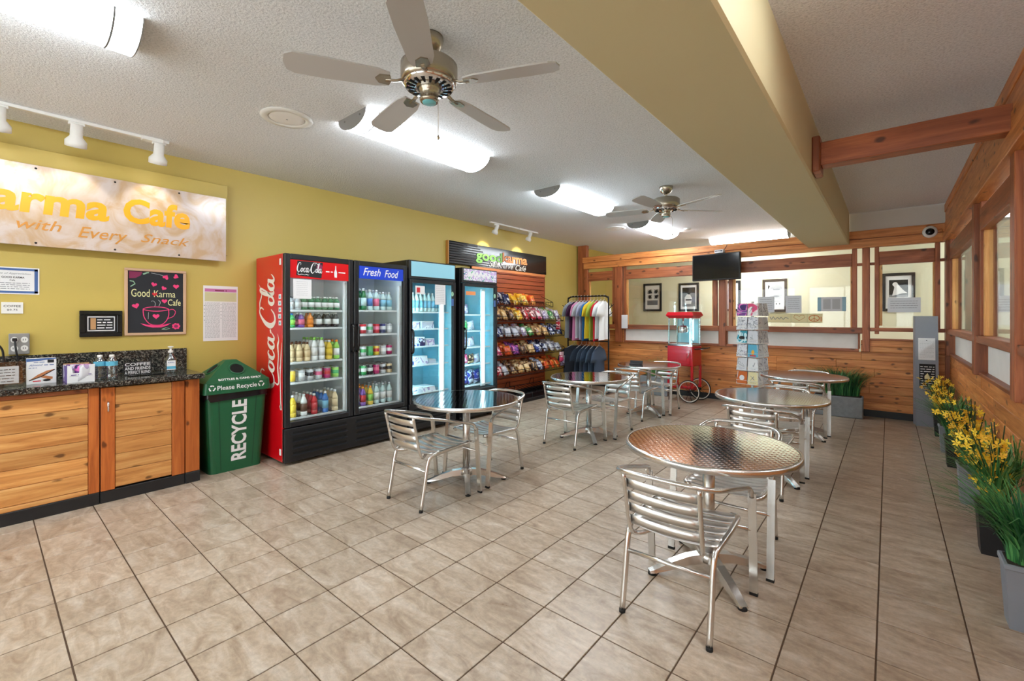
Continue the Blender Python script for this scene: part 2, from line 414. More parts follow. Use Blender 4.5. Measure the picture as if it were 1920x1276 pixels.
simple('pot_black', S(30,30,33), 0.5)
simple('soil', S(46,36,28), 0.95)
for nm, c in dict(a=(52,122,66), b=(84,152,84), c=(36,92,54), d=(132,176,98)).items(): simple('leaf_'+nm, S(*c), 0.55)
simple('petal', S(252,214,56), 0.6); simple('petal_b', S(240,184,36), 0.6); simple('stem_dark', S(48,70,40), 0.7)
simple('shelf_white', S(226,232,234), 0.4); simple('liner_white', S(214,224,226), 0.5); simple('liner_blue', S(150,212,228), 0.5)
glass('pane_glass', (0.97,0.985,0.97,1), 0.0); glass('fridge_glass', (0.97,0.985,0.985,1), 0.01); glass('clear_plastic', (0.80,0.86,0.89,1), 0.14, 0.12)
glass('acrylic', (0.95,0.96,0.96,1), 0.04, 0.04)
simple('lamp_lens', (0.87,0.945,1.0,1), 0.4, emit=LAMP)
simple('lamp_lens_hall', (0.95,0.98,1.0,1), 0.4, emit=LAMP*2.0)
simple('fill_lamp_lens', (0.87,0.945,1.0,1), 0.4, emit=LAMP*0.5)
simple('led_hidden_white', (0.80,0.95,1.0,1), 0.4, emit=10.0)
simple('led_hidden_cyan', (0.45,0.88,1.0,1), 0.4, emit=65.0)
simple('led_soft', (0.72,0.95,1.0,1), 0.4, emit=2.6)
simple('led_header', S(140,196,214), 0.4, emit=0.15)
simple('spot_bulb', (1.0,0.9,0.7,1), 0.4, emit=10.0)
def m_granite():
    m, nt, b = nmat('granite'); tc = N(nt, 'ShaderNodeTexCoord')
    v = N(nt, 'ShaderNodeTexVoronoi', i_Scale=150.0); L(nt, tc.outputs['Object'], v.inputs['Vector'])
    n = N(nt, 'ShaderNodeTexNoise', i_Scale=45.0, i_Detail=6.0, i_Roughness=0.7); L(nt, tc.outputs['Object'], n.inputs['Vector'])
    mx = N(nt, 'ShaderNodeMath', operation='MULTIPLY'); L(nt, v.outputs['Color'], mx.inputs[0]); L(nt, n.outputs[0], mx.inputs[1])
    cr = N(nt, 'ShaderNodeValToRGB'); e = cr.color_ramp.elements; e[0].position = 0.15; e[0].color = S(24,25,26); e[1].position = 0.55; e[1].color = S(150,146,134); k = e.new(0.3); k.color = S(58,60,58)
    L(nt, mx.outputs[0], cr.inputs[0]); L(nt, cr.outputs[0], b.inputs['Base Color']); b.inputs['Roughness'].default_value = 0.14
m_granite()
def m_tabletop():
    """polished steel engraved with rows of overlapping scales"""
    m, nt, b = nmat('engraved_steel'); tc = N(nt, 'ShaderNodeTexCoord')
    b.inputs['Metallic'].default_value = 1.0; b.inputs['Roughness'].default_value = 0.07
    sx = N(nt, 'ShaderNodeSeparateXYZ'); L(nt, tc.outputs['Object'], sx.inputs[0])
    def M(op, a, bb=None):
        n = N(nt, 'ShaderNodeMath', operation=op)
        for i, q in enumerate((a, bb)):
            if q is None: continue
            if isinstance(q, (int, float)): n.inputs[i].default_value = q
            else: L(nt, q, n.inputs[i])
        return n.outputs[0]
    s = 1/0.034
    U = M('MULTIPLY', sx.outputs[0], s); Vv = M('MULTIPLY', sx.outputs[1], s*1.6)
    row = M('FLOOR', Vv); sh = M('MULTIPLY', M('MODULO', M('ABSOLUTE', row), 2.0), 0.5)
    fu = M('SUBTRACT', M('FRACT', M('ADD', U, sh)), 0.5); fv = M('FRACT', Vv)
    d = M('SQRT', M('ADD', M('MULTIPLY', fu, fu), M('MULTIPLY', M('MULTIPLY', fv, fv), 0.36)))
    hgt = M('SINE', M('MULTIPLY', d, 9.0))
    bp = N(nt, 'ShaderNodeBump', i_Strength=0.055, i_Distance=0.0016); cr = N(nt, 'ShaderNodeValToRGB'); e = cr.color_ramp.elements; e[0].position = 0.2; e[0].color = S(168,168,170); e[1].position = 0.75; e[1].color = S(232,232,232); L(nt, M('ADD', M('MULTIPLY', hgt, 0.5), 0.5), cr.inputs[0]); L(nt, cr.outputs[0], b.inputs['Base Color']); L(nt, hgt, bp.inputs['Height']); L(nt, bp.outputs[0], b.inputs['Normal'])
m_tabletop()
def m_print(name, cols, scale=9.0, rough=0.3):
    """crinkled foil with a many-coloured print, different on every object"""
    m, nt, b = nmat(name); tc = N(nt, 'ShaderNodeTexCoord'); oi = N(nt, 'ShaderNodeObjectInfo')
    off = N(nt, 'ShaderNodeVectorMath', operation='SCALE'); off.inputs[0].default_value = (13, 7, 29); L(nt, oi.outputs['Random'], off.inputs['Scale'])
    ad = N(nt, 'ShaderNodeVectorMath', operation='ADD'); L(nt, tc.outputs['Object'], ad.inputs[0]); L(nt, off.outputs[0], ad.inputs[1])
    n = N(nt, 'ShaderNodeTexNoise', i_Scale=scale, i_Detail=1.5, i_Distortion=1.2); L(nt, ad.outputs[0], n.inputs['Vector'])
    cr = N(nt, 'ShaderNodeValToRGB'); cr.color_ramp.interpolation = 'CONSTANT'; e = cr.color_ramp.elements
    pos = [0.0, 0.5, 0.60, 0.68][:len(cols)]
    e[0].position = 0; e[0].color = S(*cols[0]); e[1].position = pos[1]; e[1].color = S(*cols[1])
    for p, c in zip(pos[2:], cols[2:]): k = e.new(p); k.color = S(*c)
    L(nt, n.outputs[0], cr.inputs[0]); L(nt, cr.outputs[0], b.inputs['Base Color']); b.inputs['Roughness'].default_value = rough
m_print('foil_blue', [(40,56,150),(214,220,236),(34,40,100)]); m_print('foil_navy', [(26,34,84),(220,224,236),(60,80,160)])
m_print('foil_yellow', [(240,180,40),(246,226,140),(214,90,30)]); m_print('foil_red', [(206,30,52),(244,214,214),(120,16,40)])
m_print('foil_orange', [(228,84,32),(250,170,80),(160,30,20)]); m_print('foil_pink', [(222,70,120),(250,210,220),(246,240,240)])
m_print('foil_white', [(226,226,232),(170,150,190),(240,240,244)]); m_print('foil_silver', [(196,200,214),(236,236,240),(120,126,160)])
m_print('foil_teal', [(40,150,170),(210,236,240),(30,100,120)]); m_print('foil_green', [(70,150,80),(220,236,190),(40,100,60)])
m_print('foil_tan', [(222,178,116),(240,210,160),(150,100,60)]); m_print('foil_brown', [(92,58,44),(210,170,120),(50,30,26)])
m_print('foil_purple', [(112,50,140),(230,120,200),(60,30,100)])
m_print('header_print', [(196,170,214),(244,240,250),(120,190,150),(90,100,190)], 26.0)
m_print('bottle_wrap', [(206,236,240),(120,190,200),(240,250,250)], 60.0)
m_print('art_print', [(196,196,196),(60,60,62),(228,228,228)], 26.0, 0.7)
m_print('card_print', [(222,222,226),(206,206,214),(150,150,160)], 30.0, 0.6)
m_print('panel_swirl', [(226,212,206),(232,222,214),(222,204,190)], 6.0, 0.2)
def m_sign():
    m, nt, b = nmat('sign_board'); tc = N(nt, 'ShaderNodeTexCoord')
    n = N(nt, 'ShaderNodeTexNoise', i_Scale=4.0, i_Detail=6.0, i_Distortion=2.5); L(nt, tc.outputs['Object'], n.inputs['Vector'])
    cr = N(nt, 'ShaderNodeValToRGB'); e = cr.color_ramp.elements; e[0].position = 0.35; e[0].color = S(198,170,140); e[1].position = 0.62; e[1].color = S(210,198,196)
    L(nt, n.outputs[0], cr.inputs[0]); L(nt, cr.outputs[0], b.inputs['Base Color']); b.inputs['Roughness'].default_value = 0.2; b.inputs['Metallic'].default_value = 0.1
m_sign()
# ------------------------------------------------------------------ room shell
def struct(name, label, cat): return thing(name, label, cat, kind='structure')
fl = struct('floor', 'beige stone-look square tile floor with dark grout lines', 'floor')
MB('grout').box(XL-0.1, XR+0.08, YF, YB+0.05, -0.10, -0.004).build('grout_bed', fl)
MB('floor_tile').box(XL-0.1, XS, YB+0.05, YH+0.1, -0.10, 0.0).box(XR+0.08, XS, YF, YB+0.05, -0.10, 0.0).build('hall_floor', fl)
TPX, TPY, TX0, TY0 = 0.3075, 0.3022, -0.039, 0.2405
tm = MB('floor_tile').box(0.0032, TPX-0.0032, 0.0032, TPY-0.0032, -0.008, 0.0, 0.0014).mesh('tile')
th_ = math.atan2(706, 840); st_, ct_ = math.sin(th_), math.cos(th_)
near, rest = [], []
for i in range(int((XL-TX0)/TPX)-1, int((XR-TX0)/TPX)+1):
    for j in range(int((YF-TY0)/TPY)-1, int((YB-TY0)/TPY)+1):
        x, y = TX0+i*TPX, TY0+j*TPY; cx, cy = x+TPX/2, y+TPY/2
        x0, x1, y0, y1 = max(x, XL), min(x+TPX, XR+0.03), max(y, YF), min(y+TPY, YB+0.02)
        if x1-x0 < 0.02 or y1-y0 < 0.02: continue
        d = -st_*cx+ct_*cy; l = ct_*cx+st_*cy
        full = (x1-x0 > TPX-1e-6 and y1-y0 > TPY-1e-6)
        u = 960+FOC*l/d if d > 0.3 else 1e9; v = HOR+FOC*CAMH/d if d > 0.3 else 1e9
        seen = d > 0.3 and -150 < u < 2070 and v < 1420
        ((near if seen else rest)).append((d if d > 0 else 99, x, y, x0, x1, y0, y1, full))
near.sort(); rest += near[300:]; near = near[:300]
for d, x, y, x0, x1, y0, y1, full in near:
    if full: obj('tile', tm, fl, (x, y, 0))
    else: MB('floor_tile').box(x0-x+0.0032, x1-x-0.0032, y0-y+0.0032, y1-y-0.0032, -0.008, 0.0, 0.0014).build('tile', fl, (x, y, 0))
rm = MB('floor_tile')
for d, x, y, x0, x1, y0, y1, full in rest: rm.box(x0+0.0032, x1-0.0032, y0+0.0032, y1-0.0032, -0.008, 0.0)
tag(rm.build('outer_tiles', fl), kind='stuff')

o = MB('ceiling_texture').box(XL-0.2, XS+0.1, YF-0.1, YH+0.2, ZC, ZC+0.12).build('ceiling')
tag(o, 'rough textured off-white ceiling over the whole cafe', 'ceiling', kind='structure')
o = MB('wall_yellow').box(XL-0.12, XL, YF-0.1, YH+0.1, -0.1, ZC+0.05).build('wall_left')
tag(o, 'mustard yellow painted wall behind the counter and drink coolers', 'wall', kind='structure')
o = MB('hall_paint').box(XL-0.1, XS, YH, YH+0.12, -0.1, ZC+0.05).build('wall_hall')
tag(o, 'pale cream hall wall hung with pictures behind the glass partition', 'wall', kind='structure')
o = MB('hall_paint').box(XS, XS+0.12, YF-0.1, YH+0.1, -0.1, ZC+0.05).build('wall_side')
tag(o, 'cream end wall of the room beyond the timber windows', 'wall', kind='structure')
# wall behind the camera; its shop windows and glass door are added for fill daylight
wf = struct('wall_front', 'cream wall behind the viewer with unseen shop windows added for fill light', 'wall')
m = MB('beam_paint'); m.box(XL, XS, YF-0.12, YF, 2.45, ZC)
for a, b in ((XL, -4.55), (-2.55, -2.2), (-0.1, 0.15), (2.75, XS)): m.box(a, b, YF-0.12, YF, 0, 2.45)
for a, b in ((-4.55, -2.55), (0.15, 2.75)): m.box(a, b, YF-0.12, YF, 0, 0.45)
m.build('masonry', wf)
for a, b, z in ((-4.55, -2.55, 0.45), (-2.2, -0.1, 0.0), (0.15, 2.75, 0.45)):
    MB('pane_glass').box(a+0.04, b-0.04, YF-0.07, YF-0.062, z+0.04, 2.41).build('pane', wf)
    m = MB('black_metal')
    m.box(a, a+0.05, YF-0.09, YF-0.04, z, 2.45).box(b-0.05, b, YF-0.09, YF-0.04, z, 2.45).box(a, b, YF-0.09, YF-0.04, 2.40, 2.45).box(a, b, YF-0.09, YF-0.04, z, z+0.05).box((a+b)/2-0.02, (a+b)/2+0.02, YF-0.09, YF-0.04, z, 2.45)
    m.build('fill_window_frame', wf)
o = MB('black_base').box(XL, XL+0.012, YF, YB-0.1, 0, 0.10).build('baseboard_left'); tag(o, 'black rubber baseboard along the yellow wall', 'baseboard', kind='structure')
# ceiling beam
BX0, BX1, BZ = -0.92, -0.424, 2.41
o = MB('beam_paint').box(BX0, BX1, YF, YB-0.06, BZ, ZC+0.02, 0.012).build('trim_1'); tag(o, 'wide cream boxed beam running along the ceiling', 'beam', kind='structure')
t = struct('trim_2', 'brown timber tie beam between cream ceiling beam and window wall', 'beam')
MB('timber_x').box(BX1+0.05, XR-0.02, 3.90, 4.03, 2.485, 2.65, 0.004).build('tie', t)
MB('timber_z').box(BX1, BX1+0.05, 3.855, 4.075, 2.435, 2.69, 0.008).build('end_block', t)

def timber_wall(W, back):
    """member(name, kind, a0, a1, z0, z1, d0, d1): a runs along the wall, d into the room"""
    def place(mb, a0, a1, z0, z1, d0, d1, c):
        if back: mb.box(a0, a1, YB-d1, YB-d0, z0, z1, c)
        else: mb.box(XR-d1, XR-d0, a0, a1, z0, z1, c)
    def member(name, mat, a0, a1, z0, z1, d0, d1, c=0.004):
        mb = MB(mat)
        # local origin at the member so that the grain differs from board to board
        ox, oy = ((a0, YB) if back else (XR, a0))
        if back: mb.box(0, a1-a0, -d1, -d0, 0, z1-z0, c)
        else: mb.box(-d1, -d0, 0, a1-a0, 0, z1-z0, c)
        return mb.build(name, W, (ox, oy, z0))
    return member
ROWS = [0.09, 0.205, 0.32, 0.435, 0.55, 0.665, 0.78, 0.895]
def planks(member, mat, a0, a1, rows, cuts, seed):
    rnd = random.Random(seed)
    for r in range(len(rows)-1):
        cs = [a0] + sorted(c + rnd.uniform(-0.35, 0.35) for c in cuts) + [a1]
        for p, q in zip(cs, cs[1:]):
            member('plank', mat, p+0.001, q-0.001, rows[r]+0.0012, rows[r+1]-0.0012, -0.02, rnd.uniform(-0.002, 0.002), 0.003)
# ---- back wall
wb = struct('wall_back', 'knotty cedar partition with glass bays across the end of the cafe', 'wall')
mem = timber_wall(wb, True)
mem('core', 'dark_void', XL, XR, 0, 0.89, -0.10, -0.02, 0)
planks(mem, 'plank_x', XL, XR-0.02, ROWS, (-3.3, -1.6, -0.3), 3)
planks(mem, 'plank_x', -0.30, XR-0.02, [0.895, 0.975, 1.06], (), 4); planks(mem, 'plank_x', XL, -3.9, [0.895, 1.01, 1.13], (), 5)
mem('core', 'dark_void', -0.295, XR-0.02, 0.89, 1.058, -0.10, -0.02, 0); mem('core', 'dark_void', XL, -3.9, 0.89, 1.128, -0.10, -0.02, 0)
mem('cap_rail', 'timber_x', -0.199, XR-0.02, 1.06, 1.085, -0.06, 0.02)
mem('corner_post', 'timber_z', -4.935, -4.735, 0, ZC-0.005, -0.10, -0.0)
mem('stud', 'timber_z', -4.775, -4.685, 0.0, 2.35, -0.02, 0.035)
mem('beam_upper', 'plank_x', -4.80, XR-0.01, 2.482, 2.592, -0.03, 0.05); mem('beam_lower', 'plank_x', -4.77, XR-0.01, 2.352, 2.470, -0.03, 0.055)
for a0, a1, kind in ((-4.14,-4.075,'s'),(-4.072,-3.93,'p'),(-3.905,-3.86,'s'),(-2.271,-2.207,'s'),(-2.173,-2.065,'p'),(-2.032,-1.966,'s'),
                     (-0.397,-0.341,'s'),(-0.283,-0.199,'p'),(-0.148,-0.10,'s'),(0.462,0.512,'s')):
    if kind == 'p': mem('post', 'timber_z', a0, a1, 0.90, 2.35, -0.09, 0.045)
    else: mem('stud', 'timber_z', a0, a1, 1.15 if a0 < 0.4 else 1.185, 2.35, -0.05, 0.015)
mem('post', 'timber_z', 0.556, 0.64, 0, 2.35, -0.08, 0.03)
for a0, a1 in ((-2.207,-2.173),(-2.065,-2.032),(-0.341,-0.283),(-0.199,-0.148),(0.512,0.556)): mem('short_rail', 'timber_x', a0, a1, 2.108, 2.145, -0.05, 0.0)
for a0, a1, z0 in ((-4.685,-4.14,1.15),(-3.86,-2.271,1.15),(-1.966,-0.397,1.15),(-0.10,0.462,1.185)):
    mem('header', 'timber_x', a0, a1, 2.105, 2.285, -0.04, 0.02)
    mem('casing', 'honey_z', a0, a0+0.035, z0+0.08, 2.105, -0.045, -0.005); mem('casing', 'honey_z', a1-0.02, a1, z0+0.08, 2.105, -0.045, -0.005)
    mem('pane', 'pane_glass', a0+0.01, a1-0.01, z0+0.07, 2.115, -0.032, -0.026, 0)
    mem('pane', 'pane_glass', a0, a1, 2.285, 2.352, -0.032, -0.026, 0)
for a0, a1 in ((-4.685,-4.075),(-3.93,-2.173),(-2.065,-0.283)):
    mem('sill', 'timber_x', a0, a1, 1.15, 1.235, -0.07, 0.045)
mem('sill', 'timber_x', -0.199, 0.556, 1.186, 1.235, -0.06, 0.03)
for a0, a1 in ((-3.895,-2.175),(-2.063,-0.32)):
    mem('panel', 'offwhite_board', a0, a1, 0.935, 1.15, -0.05, -0.035, 0)
    mem('panel_frame', 'timber_x', a0, a1, 0.895, 0.935, -0.07, 0.03); mem('panel_frame', 'timber_z', a0-0.012, a0+0.012, 0.935, 1.15, -0.05, 0.01); mem('panel_frame', 'timber_z', a1-0.012, a1+0.012, 0.935, 1.15, -0.05, 0.01)
mem('soffit_board', 'white_paint', BX1, XR, 2.592, ZC-0.002, -0.08, 0.02, 0)
o = MB('black_base').box(XL, XR-0.02, YB-0.012, YB+0.01, 0, 0.092).build('baseboard_back'); tag(o, 'black rubber baseboard below the cedar planks of the end wall', 'baseboard', kind='structure')
mem('seam_light_block', 'timber_x', -4.77, XR-0.01, 2.468, 2.484, -0.03, 0.035, 0)  # added behind the seam to block hall light and keep it dark
# ---- right wall
wr = struct('wall_right', 'knotty cedar window wall along the walkway with row of planters', 'wall')
mem = timber_wall(wr, False)
mem('core', 'dark_void', YF, YB, 0, 0.885, -0.10, -0.02, 0)
planks(mem, 'plank_y', YF+0.01, YB, ROWS, (-0.8, 1.2, 3.3, 5.2, 6.8), 8)
mem('sill', 'timber_y', YF, YB, 0.895, 0.925, -0.10, 0.015)
mem('beam_lower', 'plank_y', YF, YB, 2.352, 2.46, -0.03, 0.07)
for z0, z1, d in ((2.474,2.60,0.05),(2.602,2.73,0.042),(2.732,2.83,0.05)): mem('beam_board', 'plank_y', YF, YB, z0, z1, -0.03, d)
mem('seam_light_block', 'timber_y', YF, YB, 2.458, 2.476, -0.03, 0.035, 0)  # added strip, stops light showing through the board seam
POSTS = [7.90, 5.50, 3.90, 2.15, 0.40, -1.35]
for i, p in enumerate(POSTS):
    mem('post', 'timber_z', p-0.065, p+0.065, 0.90, 2.352, -0.09, 0.045)
    for s in (-1, 1):
        a = p + s*0.125
        if a+0.03 > YB: continue
        mem('stud', 'timber_z', a-0.03, a+0.03, 1.235, 2.352, -0.05, 0.015); mem('short_rail', 'timber_y', min(p+s*0.065, a-s*0.03), max(p+s*0.065, a-s*0.03), 2.108, 2.145, -0.05, 0.0)
for a1, a0 in zip(POSTS, POSTS[1:]):
    a0 += 0.155; a1 -= 0.155
    mem('header', 'timber_y', a0, a1, 2.105, 2.285, -0.04, 0.02)
    mem('casing', 'honey_z', a0, a0+0.05, 1.235, 2.105, -0.05, 0.0); mem('casing', 'honey_z', a1-0.05, a1, 1.235, 2.105, -0.05, 0.0)
    mem('pane', 'pane_glass', a0+0.03, a1-0.03, 1.225, 2.115, -0.032, -0.026, 0)
    mem('sill', 'timber_y', a0-0.09, a1+0.09, 1.175, 1.235, -0.07, 0.035)
    mem('panel', 'offwhite_board', a0-0.06, a1+0.06, 0.925, 1.175, -0.05, -0.035, 0)
o = MB('black_base').box(XR-0.012, XR+0.01, YF, YB-0.02, 0, 0.092).build('baseboard_right'); tag(o, 'black rubber baseboard below the window wall planks', 'baseboard', kind='structure')
# ------------------------------------------------------------------ ceiling things
def lamp(label, loc, rz=0.0, length=1.27, wid=0.36, dep=0.10, group='fluorescent ceiling lights', lens='lamp_lens'):
    """wraparound fluorescent: lens of half-ellipse section, end sections with seams, grey end faces; runs along local y"""
    t = thing('ceiling_light', label, 'light', loc, rz, group)
    arc = [(wid/2*math.cos(math.pi*k/14), -dep*math.sin(math.pi*k/14)) for k in range(15)]
    e = 0.11
    MB(lens).prism(arc, -length/2+e, length/2-e, 1).build('lens', t)
    big = [(x*1.015, z*1.03) for x, z in arc]
    for s in (-1, 1):
        y0, y1 = (s*(length/2-e), s*(length/2-0.006)); 
        MB(lens).prism(arc, min(y0, y1), max(y0, y1), 1).build('end_section', t)
        y = s*(length/2-e); MB('seam_grey').prism(big, y-0.004, y+0.004, 1).build('seam', t)
        y = s*length/2; MB('grey_cap').prism(big, min(y-s*0.006, y), max(y-s*0.006, y), 1).build('end_cap', t)
        mm = MB('seam_grey')
        for q in (-0.09, 0.11): mm.tube([(q, y, -0.03), (q, y+s*0.004, -0.03)], 0.007, 8)
        mm.build('screw', t)
    return t
names = ['fluorescent ceiling light above the counter with half out of view', 'fluorescent ceiling light beside the ceiling fan closest to the counter',
         'fluorescent ceiling light between the two ceiling fans', 'fluorescent ceiling light above the shirt rack near the end wall']
for i, yc in enumerate((-0.115, 2.36, 4.77, 7.17)): lamp(names[i], (-2.96, yc, ZC))
lamp('unseen fluorescent ceiling light added behind the viewer', (-2.96, -2.1, ZC))  # not in view, added for more light in the room
lamp('unseen fluorescent fill light added above the walkway over the viewer', (0.10, 1.68, ZC), lens='fill_lamp_lens')  # out of view, added to brighten the beam face and right ceiling
lamp('fluorescent hall light seen above the television', (-1.95, 9.0, ZC), R(90), lens='lamp_lens_hall')
lamp('fluorescent hall light beyond the corner of the window wall', (1.6, 9.0, ZC), R(90))
lamp('fluorescent light in the side room by the corner window', (1.9, 6.3, ZC)); lamp('fluorescent light in the side room by the tie beam', (1.9, 3.2, ZC)); lamp('unseen fluorescent light added in the side room behind the viewer', (1.9, 0.2, ZC))  # last one is out of view, added for extra side room light

def fan(label, loc, rz):
    t = thing('ceiling_fan', label, 'ceiling fan', loc, rz, 'ceiling fans')
    MB('nickel').lathe([(0.0,0.0),(0.072,0.0),(0.074,-0.015),(0.062,-0.055),(0.04,-0.075),(0.022,-0.085),(0.0,-0.085)], 28).build('canopy', t)
    MB('nickel').lathe([(0.013,-0.08),(0.013,-0.125)], 14, caps=False).build('downrod', t)
    MB('nickel').lathe([(0.0,-0.118),(0.03,-0.12),(0.05,-0.128),(0.13,-0.135),(0.146,-0.15),(0.146,-0.225),(0.14,-0.24),(0.132,-0.246),(0.0,-0.246)], 40).build('motor_housing', t)
    ring = MB('chrome').lathe([(0.132,-0.246),(0.126,-0.262),(0.062,-0.272),(0.058,-0.262)], 36, caps=False).build('vent_ring', t)
    v = MB('dark_void')
    for k in range(18):
        g = 2*math.pi*k/18; c, s = math.cos(g), math.sin(g)
        v.tube([(0.074*c, 0.074*s, -0.2715), (0.118*c, 0.118*s, -0.2655)], [0.005, 0.010], 6, flat=0.25)
    v.build('vent_slot', ring)
    MB('nickel').lathe([(0.055,-0.262),(0.06,-0.275),(0.048,-0.285),(0.046,-0.318),(0.050,-0.325),(0.044,-0.338),(0.0,-0.338)], 28).build('switch_housing', t)
    MB('cyan_cap').lathe([(0.036,-0.338),(0.034,-0.343),(0.0,-0.344)], 20).build('bottom_cap', t)
    for k in range(5):
        g = 2*math.pi*k/5; M_ = Matrix.Rotation(g, 4, 'Z'); tilt = Matrix.Rotation(R(11), 4, 'X')
        b = MB('fan_blade'); b.T = M_ @ Matrix.Translation((0,0,-0.252)) @ tilt
        pl = [(0.20,-0.045),(0.26,-0.062),(0.50,-0.072),(0.64,-0.070),(0.675,-0.05),(0.685,0.0),(0.675,0.05),(0.64,0.070),(0.50,0.072),(0.26,0.062),(0.20,0.045)]
        b.prism(pl, -0.004, 0.004, 2); bl = b.build('blade', t)
        a = MB('nickel'); a.T = M_ @ Matrix.Translation((0,0,-0.252))
        a.tube([(0.12,0,0.012),(0.17,0.0,-0.004),(0.22,0,-0.010)], [0.014,0.012,0.010], 8, flat=0.5); a.T = a.T @ tilt; a.prism([(0.2,-0.035),(0.25,-0.03),(0.27,0),(0.25,0.03),(0.2,0.035),(0.19,0)], -0.010, -0.004, 2)
        a.build('blade_arm', t)
    ch = MB('nickel').tube([(0.045,-0.02,-0.33),(0.062,-0.025,-0.36),(0.063,-0.025,-0.53)], 0.0014, 6); ch.ball((0.063,-0.025,-0.538), 0.008, 10, 6, (1,1,1.7)); ch.build('pull_chain', t)
    return t
fan('brushed nickel ceiling fan closest to the counter with hanging pull chain', (-1.831, 1.509, ZC), R(24))
fan('brushed nickel ceiling fan farther back near the television', (-1.913, 4.967, ZC), R(50))

for lb, loc, r in (('round white ceiling speaker beside the first ceiling fan', (-3.37, 1.45, ZC), 0.175), ('round white ceiling speaker near the shirt rack', (-3.47, 6.78, ZC), 0.175)):
    t = thing('ceiling_speaker', lb, 'speaker', loc, 0, 'round ceiling speakers')
    MB('white_plastic').lathe([(0.0,0.0),(r,0.0),(r*0.99,-0.008),(r*0.72,-0.012),(r*0.70,-0.006)], 40, caps=False).build('rim', t)
    MB('offwhite_board').lathe([(r*0.70,-0.006),(r*0.64,-0.010),(r*0.3,-0.014),(0.0,-0.015)], 40).build('grille', t); MB('grey_cap').lathe([(0.008,-0.0145),(0.0,-0.018)], 10).build('center_screw', t)
o = MB('white_plastic').lathe([(0.0,0.0),(0.06,0.0),(0.06,-0.02),(0.045,-0.03),(0.0,-0.032)], 24).build('smoke_detector', None, (-2.55, 7.55, ZC)); tag(o, 'small round white smoke detector near the end wall', 'detector')

def track(label, x, y0, y1, heads, z=ZC, size=1.0, energy=5, tilt=0.0):
    t = thing('track_light_rail', label, 'light rail', (x, 0, z)); 
    MB('white_plastic').box(-0.018, 0.018, y0, y1, -0.022, 0.0, 0.003).build('rail', t)
    fy = y0+(y1-y0)*(0.62 if y0 > 3 else 0.955); MB('white_plastic').box(-0.03, 0.03, fy-0.07, fy+0.07, -0.03, -0.0, 0.004).build('feed_box', t)
    for lb, hy, tip in heads:
        h = thing('track_light', lb, 'spotlight', (x, hy, z-0.022), 0, 'white track spotlights')
        MB('white_plastic').box(-0.016, 0.016, -0.045, 0.045, -0.022, 0.0, 0.003).build('adapter', h)
        M_ = Matrix.Translation((0,0,-0.05)) @ Matrix.Rotation(tip, 4, 'Y')
        b = MB('white_plastic'); b.T = M_; k = size
        b.lathe([(0.0,0.04),(0.034*k,0.04),(0.036*k,-0.03*k),(0.036*k,-0.05*k),(0.062*k,-0.085*k),(0.062*k,-0.125*k),(0.056*k,-0.125*k),(0.05*k,-0.08*k),(0.0,-0.07*k)], 24); b.build('shade', h)
        b = MB('spot_bulb'); b.T = M_; b.lathe([(0.046*k,-0.100*k),(0.0,-0.098*k)], 20); b.build('bulb', h)
        ld = bpy.data.lights.new('track_spot', 'SPOT'); ld.energy = energy; ld.spot_size = R(78); ld.spot_blend = 0.35; ld.color = (1.0, 0.88, 0.62); ld.shadow_soft_size = 0.03
        lo = bpy.data.objects.new('track_spot', ld); COL.objects.link(lo); lo.parent = h
        lo.matrix_local = M_ @ Matrix.Translation((0,0,-0.13*k))
track('white track light rail above the painted cafe sign', -4.60, -1.4, 1.02,
      [('white track spotlight farthest from the drink coolers, cut off by the picture edge', 0.085, R(22)), ('middle white track spotlight over the painted cafe sign', 0.465, R(22)), ('white track spotlight at the end of the rail over the painted sign', 0.955, R(22))])
track('short white track light rail over the snack display header', -4.68, 5.05, 6.26,
      [('white track spotlight over the snack header, end closer to the coolers', 5.2, R(30)), ('white track spotlight over the snack header, end closer to the shirts', 6.05, R(30))], size=0.8, energy=12)
# round camera speaker on the back wall
t = thing('wall_camera', 'round white rimmed wall camera on the upper cedar beam', 'camera', (0.41, YB-0.05, 2.488))
M_ = Matrix.Rotation(R(90), 4, 'X')
b = MB('white_plastic'); b.T = M_; b.lathe([(0.0,0.0),(0.075,0.0),(0.075,0.03),(0.066,0.045),(0.045,0.05)], 32, caps=False); b.build('rim', t)
b = MB('black_gloss'); b.T = M_; b.lathe([(0.046,0.048),(0.040,0.062),(0.02,0.072),(0.0,0.074)], 28); b.build('lens_dome', t)
b = MB('amber_dark'); b.tube(catmull([(0.07,0.0,0.0),(0.11,-0.01,0.03),(0.12,-0.008,-0.03),(0.10,0.0,-0.07)], 5), 0.003, 6); b.build('cable', t)
# ------------------------------------------------------------------ counter
CF, CT = -4.50, 0.915            # cabinet front plane, top of the stone
def cab_planks(parent, y0, y1, rows, x=CF):
    rnd = random.Random(int(y0*100)+50)
    for a, b in zip(rows, rows[1:]):
        MB('honey_y').box(0, 0.02+rnd.uniform(0, 0.002), 0, y1-y0, 0.0012, b-a-0.0012, 0.003).build('plank', parent, (x-0.02, y0, a))
c1 = thing('counter_cabinet', 'counter cabinet front of long horizontal knotty planks under the granite', 'cabinet', (0,0,0))
MB('dark_void').box(XL+0.005, CF-0.021, -1.6, 0.575, 0.09, 0.868).build('body', c1)
cab_planks(c1, -1.55, 0.515, [0.125, 0.245, 0.365, 0.485, 0.605, 0.725, 0.835])
MB('cherry_z').box(CF-0.02, CF+0.006, 0.517, 0.577, 0.09, 0.866, 0.003).build('stile', c1)
MB('honey_y').box(CF-0.02, CF+0.006, -1.55, 0.515, 0.09, 0.123, 0.003).build('bottom_rail', c1); MB('timber_y').box(CF-0.02, CF+0.004, -1.55, 0.515, 0.837, 0.866, 0.003).build('top_rail', c1)
